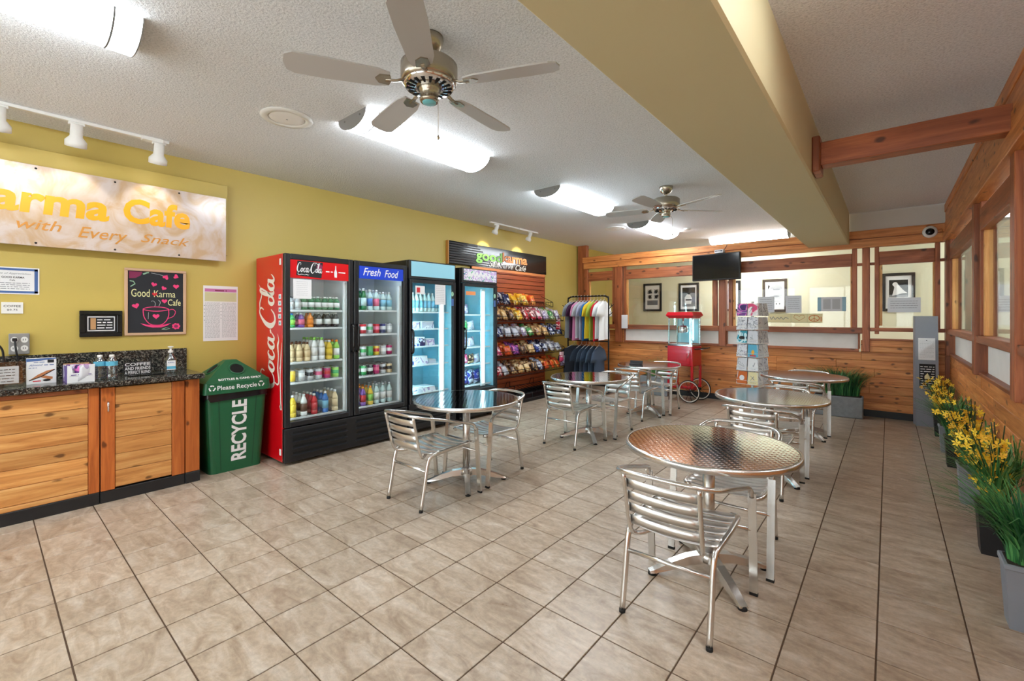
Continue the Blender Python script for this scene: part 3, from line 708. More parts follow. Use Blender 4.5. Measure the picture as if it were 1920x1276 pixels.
MB('black_base').box(XL+0.005, CF+0.008, -1.6, 0.577, 0.0, 0.088, 0.003).build('toe_kick', c1)
c2 = thing('door_cabinet', 'counter cabinet with plank door and slim metal pull handle', 'cabinet', (0,0,0))
MB('dark_void').box(XL+0.005, CF-0.021, 0.581, 1.105, 0.09, 0.868).build('body', c2)
d = thing('door', None, None); d.parent = c2
MB('cherry_z').box(CF-0.02, CF+0.012, 0.584, 0.664, 0.09, 0.862, 0.003).build('stile', d); MB('cherry_z').box(CF-0.02, CF+0.012, 1.018, 1.102, 0.09, 0.862, 0.003).build('stile', d)
cab_planks(d, 0.666, 1.016, [0.10, 0.225, 0.35, 0.475, 0.60, 0.725, 0.86], CF+0.004)
h = MB('chrome'); h.tube(catmull([(CF+0.012,0.622,0.685),(CF+0.034,0.622,0.69),(CF+0.04,0.622,0.72),(CF+0.034,0.622,0.75),(CF+0.012,0.622,0.757)], 5), 0.006, 8); h.build('handle', d)
MB('black_base').box(XL+0.005, CF+0.008, 0.581, 1.105, 0.0, 0.088, 0.003).build('toe_kick', c2)
c3 = thing('end_panel', 'narrow cherry-stained end panel of the counter beside the recycling bin', 'cabinet', (0,0,0))
MB('cherry_z').box(XL+0.005, CF+0.004, 1.109, 1.21, 0.09, 0.868, 0.003).build('panel', c3); MB('black_base').box(XL+0.005, CF+0.010, 1.109, 1.212, 0.0, 0.088, 0.003).build('toe_kick', c3)
ct = thing('countertop', 'speckled dark granite worktop of the coffee counter', 'countertop', (0,0,0))
MB('granite').box(XL+0.004, CF+0.06, -1.6, 1.235, 0.872, CT, 0.006).build('slab', ct)
tag(MB('granite').box(XL+0.002, XL+0.022, -1.6, 1.232, CT+0.001, 1.105, 0.003).build('backsplash'), 'low speckled granite backsplash against the yellow wall', 'backsplash')

# ---- things standing on the counter
t = thing('sign_holder', 'clear acrylic holder with white handwritten note on the counter', 'sign holder', (-4.60, 0.105, CT), R(2))
MB('acrylic').box(-0.045,-0.041,-0.075,0.11,0.002,0.168).box(-0.003,0.0,-0.06,0.09,0.002,0.15).box(-0.045,0.0,-0.06,0.09,0.0,0.003).build('holder', t)
T_ = frame((-0.004,-0.045,0.022), (0,1,0), (0,0,1)); T_ = T_
k = Ink(T_, 'paper'); k.rect(0, 0.118, 0, 0.118, -0.001); k.use('ink_black')
for i in range(5): k.scribble(0.018+0.006*(i % 2), 0.10, 0.094-i*0.02, 0.009, i+300, 0.0005, 0.45)
k.build('note', t)
t = thing('cookie_box', 'white and blue cookie box with picture of chocolate cookies', 'box', (-4.70, 0.215, CT), 0)
MB('paper').box(0, 0.055, 0, 0.148, 0, 0.182, 0.001).build('carton', t)
k = Ink(on_left(0, 0, 0.055), 'ink_blue', 0.0008); k.poly([(0,0.182),(0,0.160),(0.06,0.164),(0.148,0.175),(0.148,0.182)]); k.use('ink_black').rect(0.103, 0.136, 0.148, 0.170, 0.0012)
k.use('ink_blue').text('Almond', 0.012, 0.128, width=0.068, shear=0.35, bold=0.01); k.scribble(0.086, 0.135, 0.13, 0.012, 8); k.scribble(0.035, 0.095, 0.152, 0.008, 5); k.scribble(0.01, 0.05, 0.113, 0.008, 4)
k.use('cookie').poly([(0.012,0.028),(0.055,0.066),(0.10,0.092),(0.140,0.100),(0.125,0.088),(0.07,0.052)]); k.poly([(0.085,0.060),(0.13,0.045),(0.128,0.030),(0.11,0.028),(0.07,0.046)], 0.0011)
k.use('ink_black').line([(0.012,0.027),(0.07,0.050),(0.14,0.098)], 0.006, 0.0014); k.disc(0.10, 0.024, 0.02, 0.008, h=0.0014); k.use('ink_red').rect(0.03, 0.07, 0.017, 0.024); k.build('front_print', t)
k = Ink(frame((0,0,0), (1,0,0), (0,0,1)), 'ink_blue', 0.0008); k.rect(0.0, 0.055, 0.13, 0.182); k.build('side_print', t)
# open carton of snacks
t = thing('snack_carton', 'open white cardboard tray of wrapped snack packets on the counter', 'carton', (-4.70, 0.40, CT), R(3))
m = MB('paper'); m.box(0.167,0.17,0,0.148,0,0.068); m.quad((0.171,0.0,0.068),(0.171,0.03,0.068),(0.171,0.022,0.12),(0.171,0.0,0.128)); m.quad((0.171,0.118,0.068),(0.171,0.148,0.068),(0.171,0.148,0.128),(0.171,0.126,0.12)); m.build('front', t)
m = MB('ink_purple'); m.box(0.0,0.167,0.0,0.003,0,0.12); m.box(0.0,0.167,0.145,0.148,0,0.12); m.build('side', t); MB('carton').box(0,0.003,0.003,0.145,0,0.13).box(0.003,0.167,0.003,0.145,0,0.004).build('back', t)
k = Ink(on_left(0, 0, 0.1705), 'ink_purple', 0.0008); k.scribble(0.02, 0.13, 0.052, 0.012, 9); k.use('ink_grey').rect(0.012, 0.136, 0.045, 0.047); k.build('print', t)
pk = MB('foil_white'); pk.T = Matrix.Identity(4)
def pillow(w, h, d, n=6):
    """puffed sealed bag, standing in the xz plane, thickness along y"""
    vs, fs = [], []
    for sgn in (1, -1):
        o = len(vs)
        for j in range(n+1):
            for i in range(n+1):
                u, v = i/n, j/n; e = (math.sin(math.pi*u)**0.6)*(math.sin(math.pi*v)**0.5) if 0 < i < n and 0 < j < n else 0.0
                cr = 1+0.12*math.sin(9*u+5*v)*e
                vs.append(((u-0.5)*w*(1-0.06*math.sin(math.pi*v)), sgn*d/2*e*cr, v*h))
        for j in range(n):
            for i in range(n):
                q = (o+j*(n+1)+i, o+j*(n+1)+i+1, o+(j+1)*(n+1)+i+1, o+(j+1)*(n+1)+i); fs.append(q if sgn < 0 else q[::-1])
    return vs, fs
_bag = {}
def bag_mesh(mat, w=0.16, h=0.20, d=0.06):
    k = (mat, w, h, d)
    if k not in _bag:
        m = MB(mat); v, f = pillow(w, h, d); m._add(v, f, True); _bag[k] = m.mesh('snack_bag')
    return _bag[k]
for i in range(5):
    o = obj('snack_packet', bag_mesh(('foil_white','foil_purple')[i % 2], 0.10, 0.12, 0.03), None, (-4.70+0.075+0.018*i, 0.40+0.045+0.016*i, CT+0.008), R(80+9*i)); o.rotation_euler = (R(-8+4*i), 0, R(80+9*i))
    tag(o, '%s snack packet in the cardboard tray, %s from the cookie box' % (('white','purple')[i % 2], ('first','second','third','fourth','fifth')[i]), 'snack', 'packets in the counter tray')
# water bottles
def bottle_prof(r, h): return [(0.0,0.004),(r*0.8,0.0),(r,0.008),(r,h*0.18),(r*0.93,h*0.21),(r,h*0.24),(r*0.95,h*0.32),(r,h*0.36),(r,h*0.52),(r*0.98,h*0.70),(r*0.72,h*0.82),(r*0.36,h*0.91),(r*0.36,h*0.95)]
t = thing('water_bottle', 'clear plastic water bottle beside the open snack carton', 'bottle', (-4.60, 0.592, CT), 0, 'water bottles on the counter')
MB('clear_plastic').lathe(bottle_prof(0.035, 0.19), 20).build('body', t); MB('ink_sky').lathe([(0.0358,0.105),(0.0358,0.138)], 20, caps=False).build('wrap', t); MB('white_plastic').lathe([(0.0155,0.170),(0.0155,0.188),(0.0,0.189)], 14).build('cap', t)
dup(t, (-4.565, 0.656, CT), R(40), 'clear plastic water bottle closer to the lettered coffee sign')
# lettered sign
t = thing('coffee_sign', 'black freestanding sign with white words about coffee and friends', 'sign', (-4.76, 0.755, CT), R(0))
MB('black_plastic').box(0, 0.012, 0, 0.178, 0, 0.108, 0.001).build('board', t)
k = Ink(on_left(0, 0, 0.012), 'paper', 0.001); k.text('COFFEE', 0.006, 0.074, height=0.026, width=0.166, bold=0.02); k.text('AND FRIENDS', 0.006, 0.041, height=0.026, width=0.166, bold=0.02); k.text('A PERFECT BLEND', 0.006, 0.008, height=0.026, width=0.166, bold=0.02); k.build('lettering', t)
o = MB('black_gloss').box(-4.66, -4.63, 0.765, 1.0, CT, CT+0.008, 0.003).build('pen_tray'); tag(o, 'thin black tray lying before the lettered coffee sign', 'tray')
# sanitizer
t = thing('sanitizer_bottle', 'clear pump bottle of hand sanitizer at the end of the counter', 'bottle', (-4.70, 1.055, CT), R(-8))
MB('clear_plastic').lathe([(0.0,0.002),(0.042,0.0),(0.048,0.01),(0.046,0.05),(0.043,0.10),(0.038,0.125),(0.022,0.15),(0.016,0.165),(0.016,0.175)], 20).build('body', t)
MB('white_plastic').lathe([(0.018,0.172),(0.018,0.188),(0.008,0.192),(0.008,0.215),(0.02,0.217),(0.02,0.226),(0.0,0.228)], 16).box(0.0,0.05,-0.008,0.008,0.219,0.228).build('pump', t)
k = Ink(on_left(-0.03, 0.03, 0.0475), 'paper'); k.rect(0, 0.06, 0, 0.078, 0); k.use('ink_sky').rect(0.0, 0.06, 0.006, 0.03, 0.0006); k.use('ink_blue').text('PURELL', 0.008, 0.056, width=0.044, bold=0.02, h=0.0008); k.build('label', t)
# wire stand at the picture's edge
t = thing('wire_fruit_stand', 'black wire fruit stand with curved hoop at the counter edge', 'stand', (-4.78, 0.0, CT), R(0))
b = MB('black_metal'); b.tube(catmull([(0,0.112,0.0),(0,0.112,0.18),(0,0.10,0.26),(0,0.05,0.315),(0,-0.05,0.32),(0,-0.14,0.25),(0,-0.15,0.0)], 6), 0.006, 8); b.build('hoop', t)
b = MB('black_metal'); ring = [(0.10*math.cos(2*math.pi*k/20), 0.10*math.sin(2*math.pi*k/20)-0.02, 0.20) for k in range(20)]; b.tube(ring, 0.004, 6, closed=True); b.tube([(p[0]*0.6, (p[1]+0.02)*0.6-0.02, 0.13) for p in ring], 0.004, 6, closed=True)
for k in range(0, 20, 2): b.tube([ring[k], (ring[k][0]*0.6, (ring[k][1]+0.02)*0.6-0.02, 0.13)], 0.003, 6)
b.build('basket', t)
b = MB('black_metal'); b.tube([(0.09*math.cos(2*math.pi*k/20), 0.12*math.sin(2*math.pi*k/20)-0.02, 0.006) for k in range(20)], 0.005, 6, closed=True); b.build('base_ring', t)
o = MB('ink_red').box(-4.63, -4.57, -0.02, 0.018, CT, CT+0.085, 0.006).build('red_carton'); tag(o, 'small red carton at the counter edge before the note holder', 'carton')
# outlet
t = thing('outlet_box', 'grey surface outlet box with four white sockets above the counter', 'outlet', (XL, 0.14, 1.115))
MB('grey_cap').box(0, 0.04, 0, 0.105, 0, 0.155, 0.004).build('box', t)
for y in (0.028, 0.078):
    for z in (0.045, 0.108):
        k = Ink(on_left(y, z, 0.04), 'white_plastic'); k.disc(0, 0, 0.019, 0.022); k.use('ink_black').rect(-0.008,-0.005,-0.006,0.008,0.0016).rect(0.005,0.008,-0.006,0.008,0.0016); k.build('socket', t)
b = MB('black_plastic'); b.box(0.04, 0.065, 0.016, 0.042, 0.098, 0.122, 0.003); b.tube(catmull([(0.06,0.03,0.10),(0.07,0.035,0.03),(0.06,0.05,-0.08),(0.05,0.045,-0.19)], 6), 0.006, 8); b.build('plug_cord', t)

# ------------------------------------------------------------------ things on the yellow wall
t = thing('wall_sign', 'long glossy cream wall sign with painted orange cafe name', 'sign', (0,0,0))
MB('wall_yellow').box(XL, XL+0.06, -1.55, 1.555, 1.985, 2.66, 0.004).build('backing_box', t)
MB('sign_board').box(-4.885, -4.870, -1.60, 1.527, 1.922, 2.525, 0.002).build('board', t)
k = Ink(on_left(0, 0, -4.870), 'amber', 0.0015)
k.text('Karma', -0.145, 2.175, cap=0.205, width=0.83, bold=0.035, shear=0.08); k.text('Cafe', 0.772, 2.19, cap=0.20, width=0.465, bold=0.035, shear=0.05); k.text('Good', -1.15, 2.19, cap=0.20, width=0.80, bold=0.035, shear=0.05)
k.use('amber_dark').text('with', 0.175, 2.045, cap=0.082, width=0.235, shear=0.3, bold=0.004); k.text('Every', 0.50, 2.02, cap=0.09, width=0.30, shear=0.3, bold=0.006); k.text('Snack', 0.885, 2.03, cap=0.075, width=0.345, shear=0.35, bold=0.003); k.text('Good Luck', -0.62, 2.045, cap=0.085, width=0.72, shear=0.3)
k.build('lettering', t)
for y in (-0.9, -0.3, 0.273, 0.72, 1.155):
    for z in (2.50, 1.945):
        b = MB('black_metal'); b.T = on_left(y, z, -4.870); b.lathe([(0.008,0.0),(0.007,0.004),(0.0,0.006)], 10); b.build('screw', t)
def wall_sheet(name, label, cat, y0, y1, z0, z1, mat='paper', th=0.004):
    t = thing(name, label, cat, (XL, y0, z0)); MB(mat).box(0.001, th, 0, y1-y0, 0, z1-z0).build('sheet', t); return t, y1-y0, z1-z0
t, W_, H_ = wall_sheet('certificate', 'certificate sheet with blue patterned border on the yellow wall', 'certificate', -0.02, 0.297, 1.562, 1.762)
k = Ink(on_left(0, 0, 0.004), 'ink_blue', 0.0006)
for a, b, c, d in ((0.008, W_-0.008, H_-0.024, H_-0.008), (0.008, W_-0.008, 0.008, 0.024), (0.008, 0.026, 0.008, H_-0.008), (W_-0.026, W_-0.008, 0.008, H_-0.008)): k.rect(a, b, c, d)
k.use('ink_black').text('GOOD KARMA', 0.125, 0.118, height=0.014, width=0.115, bold=0.02); k.text('Cafe', 0.165, 0.098, height=0.011, bold=0.01); k.use('ink_grey').text('Certificate of Appreciation', 0.158, 0.148, cap=0.013, shear=0.3, align='C', width=0.23)
for i in range(4): k.scribble(0.05, W_-0.05, 0.08-i*0.014, 0.008, 20+i)
k.build('print', t)
t, W_, H_ = wall_sheet('price_sign', 'small white coffee price card on the yellow wall', 'sign', 0.104, 0.213, 1.418, 1.502, 'white_plastic', 0.008)
k = Ink(on_left(0, 0, 0.008), 'ink_black', 0.0006); k.text('COFFEE', W_/2, 0.047, height=0.015, width=0.086, bold=0.01, align='C'); k.text('$0.75', W_/2, 0.019, height=0.015, width=0.052, bold=0.01, align='C', space=1.15); k.build('lettering', t)
def picture(name, label, cat, T, W_, H_, fw, fmat, mat_mat, depth=0.02, matw=0.0, parent=None):
    """framed picture in the frame T (x right, y up, z out of the wall): four frame bars, mat board, glazing left off"""
    t = thing(name, label, cat); t.matrix_world = T
    b = MB(fmat); b.box(0, W_, 0, fw, 0, depth, 0.003); b.box(0, W_, H_-fw, H_, 0, depth, 0.003); b.box(0, fw, fw, H_-fw, 0, depth, 0.003); b.box(W_-fw, W_, fw, H_-fw, 0, depth, 0.003); b.build('frame', t)
    MB(mat_mat).box(fw, W_-fw, fw, H_-fw, 0.0, depth*0.45).build('backing', t)
    return t
t = picture('chalkboard', 'wood framed chalkboard with pink chalk coffee cup drawing', 'chalkboard', on_left(0.793, 1.232, XL), 0.435, 0.578, 0.022, 'pine_frame', 'chalk_black', 0.022)
CH_ = lambda m_: Ink(Matrix.Translation((0,0,0.0102)), m_, 0.0004)
for s_, x, y, cp, wd in (('Good', 0.045, 0.335, 0.07, 0.125), ('Karma', 0.20, 0.335, 0.062, 0.155), ('Cafe', 0.30, 0.262, 0.058, 0.095)): k = CH_('ink_cream'); k.text(s_, x, y, cap=cp, width=wd); k.build('chalk_lettering', t)
k = CH_('ink_pink'); k.line([(0.125,0.225),(0.13,0.165),(0.155,0.115),(0.19,0.09),(0.25,0.09),(0.285,0.12),(0.305,0.17),(0.305,0.225)], 0.006, curve=5); k.line([(0.125,0.228),(0.16,0.243),(0.215,0.248),(0.27,0.243),(0.305,0.228),(0.27,0.215),(0.215,0.21),(0.16,0.215)], 0.006, closed=True, curve=5); k.line([(0.305,0.22),(0.335,0.228),(0.355,0.205),(0.34,0.165),(0.30,0.145)], 0.005, curve=5)
k.poly([(0.105,0.105),(0.14,0.08),(0.19,0.066),(0.25,0.066),(0.29,0.08),(0.325,0.105),(0.28,0.092),(0.215,0.086),(0.15,0.092)][::-1]); k.heart(0.215, 0.165, 0.026, 0.0006); k.use('ink_lgrey').line([(0.16,0.14),(0.162,0.2)], 0.003); k.line([(0.205,0.25),(0.21,0.28),(0.195,0.30),(0.18,0.295)], 0.003, curve=4); k.line([(0.235,0.255),(0.245,0.29),(0.23,0.31)], 0.003, curve=4); k.build('chalk_cup', t)
for x, y, r_, g_, m_ in ((0.075,0.255,0.026,0.3,'ink_pink'),(0.275,0.30,0.022,0,'ink_pink'),(0.285,0.515,0.024,2.6,'ink_pink'),(0.36,0.525,0.022,1.2,'ink_pink'),(0.36,0.435,0.024,0,'ink_pink'),(0.20,0.445,0.022,-0.3,'ink_pink'),(0.27,0.415,0.020,-0.5,'ink_pink'),(0.205,0.36,0.02,0,'ink_red')): k = CH_(m_); k.heart(x, y, r_, 0.0005, rot=g_); k.build('chalk_heart', t)
k = CH_('ink_pink')
for i in range(7): g = i*0.9; k.disc(0.36+0.022*math.cos(g), 0.075+0.02*math.sin(g), 0.010, n=8, h=0.0004+0.0001*i)
k.use('ink_dkpink').disc(0.36, 0.075, 0.015, n=10, h=0.0013); k.build('chalk_rose', t)
k = CH_('ink_green'); k.line([(0.255,0.05),(0.285,0.062),(0.315,0.055),(0.285,0.046),(0.255,0.05)], 0.005); k.build('chalk_leaf', t)
k = CH_('ink_dkpink'); k.poly([(0.03,0.55),(0.03,0.49),(0.075,0.495),(0.11,0.52),(0.12,0.55)]); k.use('ink_green').line([(0.125,0.53),(0.15,0.545),(0.165,0.548)], 0.012); k.line([(0.035,0.47),(0.06,0.465),(0.07,0.445),(0.04,0.42)], 0.008); k.use('ink_lgrey').line([(0.18,0.545),(0.24,0.535),(0.28,0.52)], 0.003); k.build('chalk_corner_flower', t)
t = picture('black_frame', 'small wide black framed picture above the counter', 'picture', on_left(0.516, 1.230, XL), 0.262, 0.212, 0.034, 'black_gloss', 'black_plastic', 0.028)
k = Ink(Matrix.Translation((0,0,0.0128)), 'paper', 0.0004); k.rect(0.048, 0.216, 0.046, 0.166); k.use('ink_black').rect(0.054, 0.21, 0.054, 0.158, 0.0008); k.use('carton').rect(0.066, 0.098, 0.06, 0.152, 0.0011); k.use('paper')
for i in range(4): k.scribble(0.106, 0.20, 0.134-i*0.022, 0.014, i+320, 0.0011, 0.6)
k.build('print', t)
t, W_, H_ = wall_sheet('safety_notice', 'tall printed notice sheet with mauve heading on the yellow wall', 'notice', 1.366, 1.660, 1.160, 1.690)
k = Ink(on_left(0, 0, 0.004), 'ink_mauve', 0.0006); k.rect(0.012, W_-0.012, H_-0.058, H_-0.028); k.use('ink_dkpink').scribble(W_/2-0.05, W_/2+0.05, H_-0.051, 0.02, 330, 0.001, 0.55); k.use('ink_olive').rect(0.012, W_-0.012, H_-0.15, H_-0.062)
k.use('ink_lgrey')
for i in range(38):
    for a, b in ((0.014, W_/2-0.008), (W_/2+0.008, W_-0.014)): k.scribble(a, b, H_-0.166-i*0.009, 0.007, i*3+int(a*100), 0.0008, 0.6)
k.use('ink_grey')
for i in range(5): k.disc(W_/2, H_-0.18-i*0.033, 0.004, n=8, h=0.0012); k.disc(0.008, H_-0.19-i*0.035, 0.004, n=8, h=0.0012)
k.build('print', t)

# ------------------------------------------------------------------ recycling bin
t = thing('recycling_bin', 'green plastic recycling bin with hipped lid and round holes', 'bin', (-4.725, 1.514, 0), 0)
def rrect(hx, hy, r, n=4):
    P = []
    for cx, cy, a0 in ((hx-r, hy-r, 0), (-hx+r, hy-r, 90), (-hx+r, -hy+r, 180), (hx-r, -hy+r, 270)):
        for k in range(n+1): g = R(a0+90*k/n); P.append((cx+r*math.cos(g), cy+r*math.sin(g)))
    return P
b = MB('bin_green'); b.prism(rrect(0.170, 0.215, 0.05), 0.0, 0.71, 2, rrect(0.205, 0.250, 0.04)); b.build('body', t)
for y0, y1 in ((-0.145, -0.137), (0.137, 0.145)):
    b = MB('bin_green_dark'); b._add([(0.1715,y0*0.9,0.02),(0.1715,y1*0.9,0.02),(0.2065,y1*1.1,0.70),(0.2065,y0*1.1,0.70)], [(0,1,2,3)]); b.build('rib', t)
b = MB('bag_black')
ring = rrect(0.214, 0.258, 0.04, 3); n = len(ring)
for i in range(2):
    pass
vs = [(x*(1+0.015*math.sin(7*i)), y*(1+0.015*math.cos(5*i)), 0.735) for i, (x, y) in enumerate(ring)] + [(x*(1.01+0.012*math.sin(11*i)), y*(1.01+0.01*math.sin(3*i)), 0.665+0.02*math.sin(4.1*i)) for i, (x, y) in enumerate(ring)]
b._add(vs, [(i, n+i, n+(i+1) % n, (i+1) % n) for i in range(n)], True); b.build('liner_bag', t)
lid = MB('bin_green'); lid.prism(rrect(0.235, 0.276, 0.03), 0.715, 0.725, 2); lid.prism(rrect(0.232, 0.273, 0.03), 0.725, 0.812, 2, rrect(0.225, 0.268, 0.03))
lo_ = build_lid = lid.build('lid_band', t)
hp = MB('bin_green'); A = [(0.222,0.265),(-0.222,0.265),(-0.222,-0.265),(0.222,-0.265)]; B = [(0.03,0.045),(-0.03,0.045),(-0.03,-0.045),(0.03,-0.045)]
hp.prism(A, 0.810, 0.992, 2, B); hp.build('lid_hip', t)
# round openings: flat black discs painted for the shade inside, with a raised rim
def hip_T(face):
    if face == 'x': o_ = Vector((0.126, 0.0, 0.901)); r_ = Vector((0,1,0)); u_ = Vector((-0.192,0,0.182)).normalized()
    else: o_ = Vector((0.0, -0.1556, 0.901)); r_ = Vector((1,0,0)); u_ = Vector((0,0.22,0.182)).normalized()
    return frame(o_, r_, u_)
for f, dx in (('x', 0.02), ('y', 0.0)):
    T2 = hip_T(f) @ Matrix.Translation((dx, 0.018, 0))
    b = MB('bin_green'); b.T = T2; b.tube([(0.062*math.cos(2*math.pi*k/28), 0.062*math.sin(2*math.pi*k/28), 0.002) for k in range(28)], 0.007, 8, closed=True); rim = b.build('hole_rim', t)
    b = MB('dark_void'); b.T = T2; b.lathe([(0.060, 0.0025), (0.0, 0.002)], 28); b.build('hole_shade', t)
k = Ink(hip_T('x'), 'paper', 0.002); k.text('BOTTLES & CANS ONLY', -0.155, -0.112, height=0.024, width=0.35, bold=0.03); k.build('lid_lettering', t)
k = Ink(frame((0.229, 0, 0.770), (0,1,0), (-0.08,0,1)), 'paper', 0.0016); k.text('Please Recycle', -0.172, -0.022, cap=0.040, width=0.32, bold=0.012)
def recycle_mark(k, cx, cy, r):
    for i in range(3):
        g = R(90+120*i); 
        a = [(cx+r*math.cos(g+q), cy+r*math.sin(g+q)) for q in (-0.75, -0.2, 0.35)]; k.line(a, r*0.42); e = a[-1]; t_ = g+0.35+math.pi/2
        k.poly([(e[0]+r*0.5*math.cos(t_), e[1]+r*0.5*math.sin(t_)), (e[0]+r*0.42*math.cos(t_+2.0), e[1]+r*0.42*math.sin(t_+2.0)), (e[0]+r*0.42*math.cos(t_-2.0), e[1]+r*0.42*math.sin(t_-2.0))], k.h+0.0003)
recycle_mark(k, -0.212, 0.0, 0.022); recycle_mark(k, 0.185, 0.0, 0.022); k.build('band_lettering', t)
k = Ink(frame((0.1712, 0.02, 0.02), (0,1,0), (0.035,0,0.71)), 'paper', 0.002); k.text('RECYCLE', 0.055, 0.07, width=0.55, height=0.125, bold=0.03, rot=R(90)); k.build('body_lettering', t)
k = Ink(frame((0, -0.272, 0.765), (1,0,0), (0,0.05,1)), 'ink_lgrey', 0.002); recycle_mark(k, 0.10, 0.0, 0.02); k.build('side_mark', t)
# ------------------------------------------------------------------ drinks
_drink = {}
def can_mesh(c1, c2='white_plastic'):
    k = ('can', c1, c2)
    if k not in _drink:
        m = MB('aluminium'); m.lathe([(0.0,0.002),(0.026,0.0),(0.032,0.008)], 12); m.use(c1).lathe([(0.033,0.008),(0.033,0.045)], 12); m.use(c2).lathe([(0.033,0.045),(0.033,0.082)], 12); m.use(c1).lathe([(0.033,0.082),(0.033,0.108)], 12); m.use('aluminium').lathe([(0.033,0.108),(0.027,0.120),(0.0,0.119)], 12)
        _drink[k] = m.mesh('drink_can')
    return _drink[k]
def bot_mesh(c1, c2='white_plastic', cap='white_plastic', h=0.19, r=0.032):
    k = ('bot', c1, c2, cap, h)
    if k not in _drink:
        m = MB(c1); m.lathe([(0.0,0.002),(r*0.85,0.0),(r,0.01),(r,h*0.2)], 12); m.use(c2).lathe([(r*1.01,h*0.2),(r*1.01,h*0.56)], 12); m.use(c1).lathe([(r,h*0.56),(r*0.95,h*0.66),(r*0.6,h*0.80),(r*0.38,h*0.88),(r*0.38,h*0.90)], 12); m.use(cap).lathe([(r*0.44,h*0.89),(r*0.44,h*0.985),(0.0,h)], 10)
        _drink[k] = m.mesh('drink_bottle')
    return _drink[k]
for nm, c in dict(red=(196,30,46), green=(60,168,96), dgreen=(26,110,66), lime=(140,206,84), yellow=(232,200,60), orange=(236,140,40), purple=(120,80,160), blue=(52,120,200), sky=(120,190,220), pink=(226,96,140), brown=(96,62,44), cream=(226,204,160), silver=(198,204,208), white=(232,236,236), magenta=(190,40,110), coffee=(168,128,84), clearish=(196,224,224), navy=(44,60,120), black=(40,40,46)).items(): simple('d_'+nm, S(*c), 0.25)
CN = dict(d_red='red', d_green='green', d_dgreen='dark green', d_lime='lime', d_yellow='yellow', d_orange='orange', d_purple='purple', d_blue='blue', d_sky='pale blue', d_pink='pink', d_brown='brown', d_cream='cream', d_silver='silver', d_white='white', d_magenta='magenta', d_coffee='tan', d_clearish='clear', d_navy='navy', d_black='black')
ROWN = ['front', 'second', 'third', 'fourth']; NTH = ['first', 'second', 'third', 'fourth', 'fifth', 'sixth', 'seventh', 'eighth']
LEV = ['top', 'second', 'third', 'fourth', 'bottom']
def drink(kind, c1, c2, loc, where, cap='white_plastic', h=0.19, grp=None):
    me = can_mesh(c1, c2) if kind == 'can' else bot_mesh(c1, c2, cap, h)
    a, b = CN.get(c1, ''), CN.get(c2, 'white')
    o = obj('drink_can' if kind == 'can' else 'drink_bottle', me, None, loc, random.uniform(0, 6))
    lb = '%s and %s %s, %s' % (a, b, kind, where) if a != b else '%s drink %s, %s' % (a, kind, where)
    tag(o, lb, 'can' if kind == 'can' else 'bottle', grp)
    return o

# ------------------------------------------------------------------ coolers
FX = -4.28                         # door front plane
def cooler_shell(t, y0, y1, depth, zt, zb, wall_y=0.05, outer='black_plastic', liner='liner_white', side='black_plastic', mid=None):
    """open-fronted insulated cabinet, built of separate panels"""
    xb = FX-0.06-depth
    MB(side).box(xb, FX-0.055, y0, y0+0.03, 0.03, zt, 0.003).build('side_panel', t); MB(outer).box(xb, FX-0.055, y1-0.03, y1, 0.03, zt, 0.003).build('side_panel', t)
    MB(outer).box(xb, FX-0.055, y0+0.03, y1-0.03, zt-0.06, zt, 0.003).build('top_panel', t)
    MB(outer).box(xb, FX-0.055, y0+0.03, y1-0.03, 0.03, zb, 0.0).build('base_deck', t)
    MB(liner).box(xb, xb+0.03, y0+0.03, y1-0.03, zb, zt-0.06).build('back_liner', t)
    m = MB(liner); m.box(xb+0.03, FX-0.06, y0+0.03, y0+0.036, zb, zt-0.06).box(xb+0.03, FX-0.06, y1-0.036, y1-0.03, zb, zt-0.06); m.build('side_liner', t)
    if mid: MB(liner).box(xb+0.03, FX-0.10, mid-0.008, mid+0.008, zb, zt-0.06).build('divider', t)
    for y in (y0+0.08, y1-0.08):
        MB('dark_rubber').cyl((FX-0.12, y-0.012, 0.03), (FX-0.12, y+0.012, 0.03), 0.03, 12).build('caster', t)
def shelf_part(t, y0, y1, z, depth, mat='shelf_white'):
    s = MB(mat); s.box(FX-0.13, FX-0.105, y0, y1, z-0.018, z, 0.002); s.build('shelf_edge', t)
    s = MB(mat)
    for k in range(9):
        y = y0+(y1-y0)*(k+0.5)/9; s.box(FX-0.06-depth+0.04, FX-0.12, y-0.003, y+0.003, z-0.008, z-0.002)
    tag(s.build('shelf_wires', t), kind='stuff')
def glass_door(t, y0, y1, z0, z1, hdr, fmat='black_plastic', fw=0.045, handle=None, hz=None):
    d = thing('door', None, None); d.parent = t
    m = MB(fmat); m.box(FX-0.05, FX, y0, y0+fw, z0, z1, 0.006); m.build('door_frame', d)
    for a in ((y1-fw, y1, z0, z1), (y0+fw, y1-fw, z0, z0+fw), (y0+fw, y1-fw, z1-fw, z1)):
        MB(fmat).box(FX-0.05, FX, a[0], a[1], a[2], a[3], 0.006).build('door_frame', d)
    MB('fridge_glass').box(FX-0.022, FX-0.016, y0+fw, y1-fw, z0+fw, (hdr if hdr else z1-fw)).build('pane', d)
    if handle is not None:
        h = MB('black_gloss'); h.tube(catmull([(FX-0.004,handle,hz+0.14),(FX+0.035,handle,hz+0.12),(FX+0.04,handle,hz),(FX+0.035,handle,hz-0.12),(FX-0.004,handle,hz-0.14)], 5), 0.011, 8); h.build('handle', d)
    return d
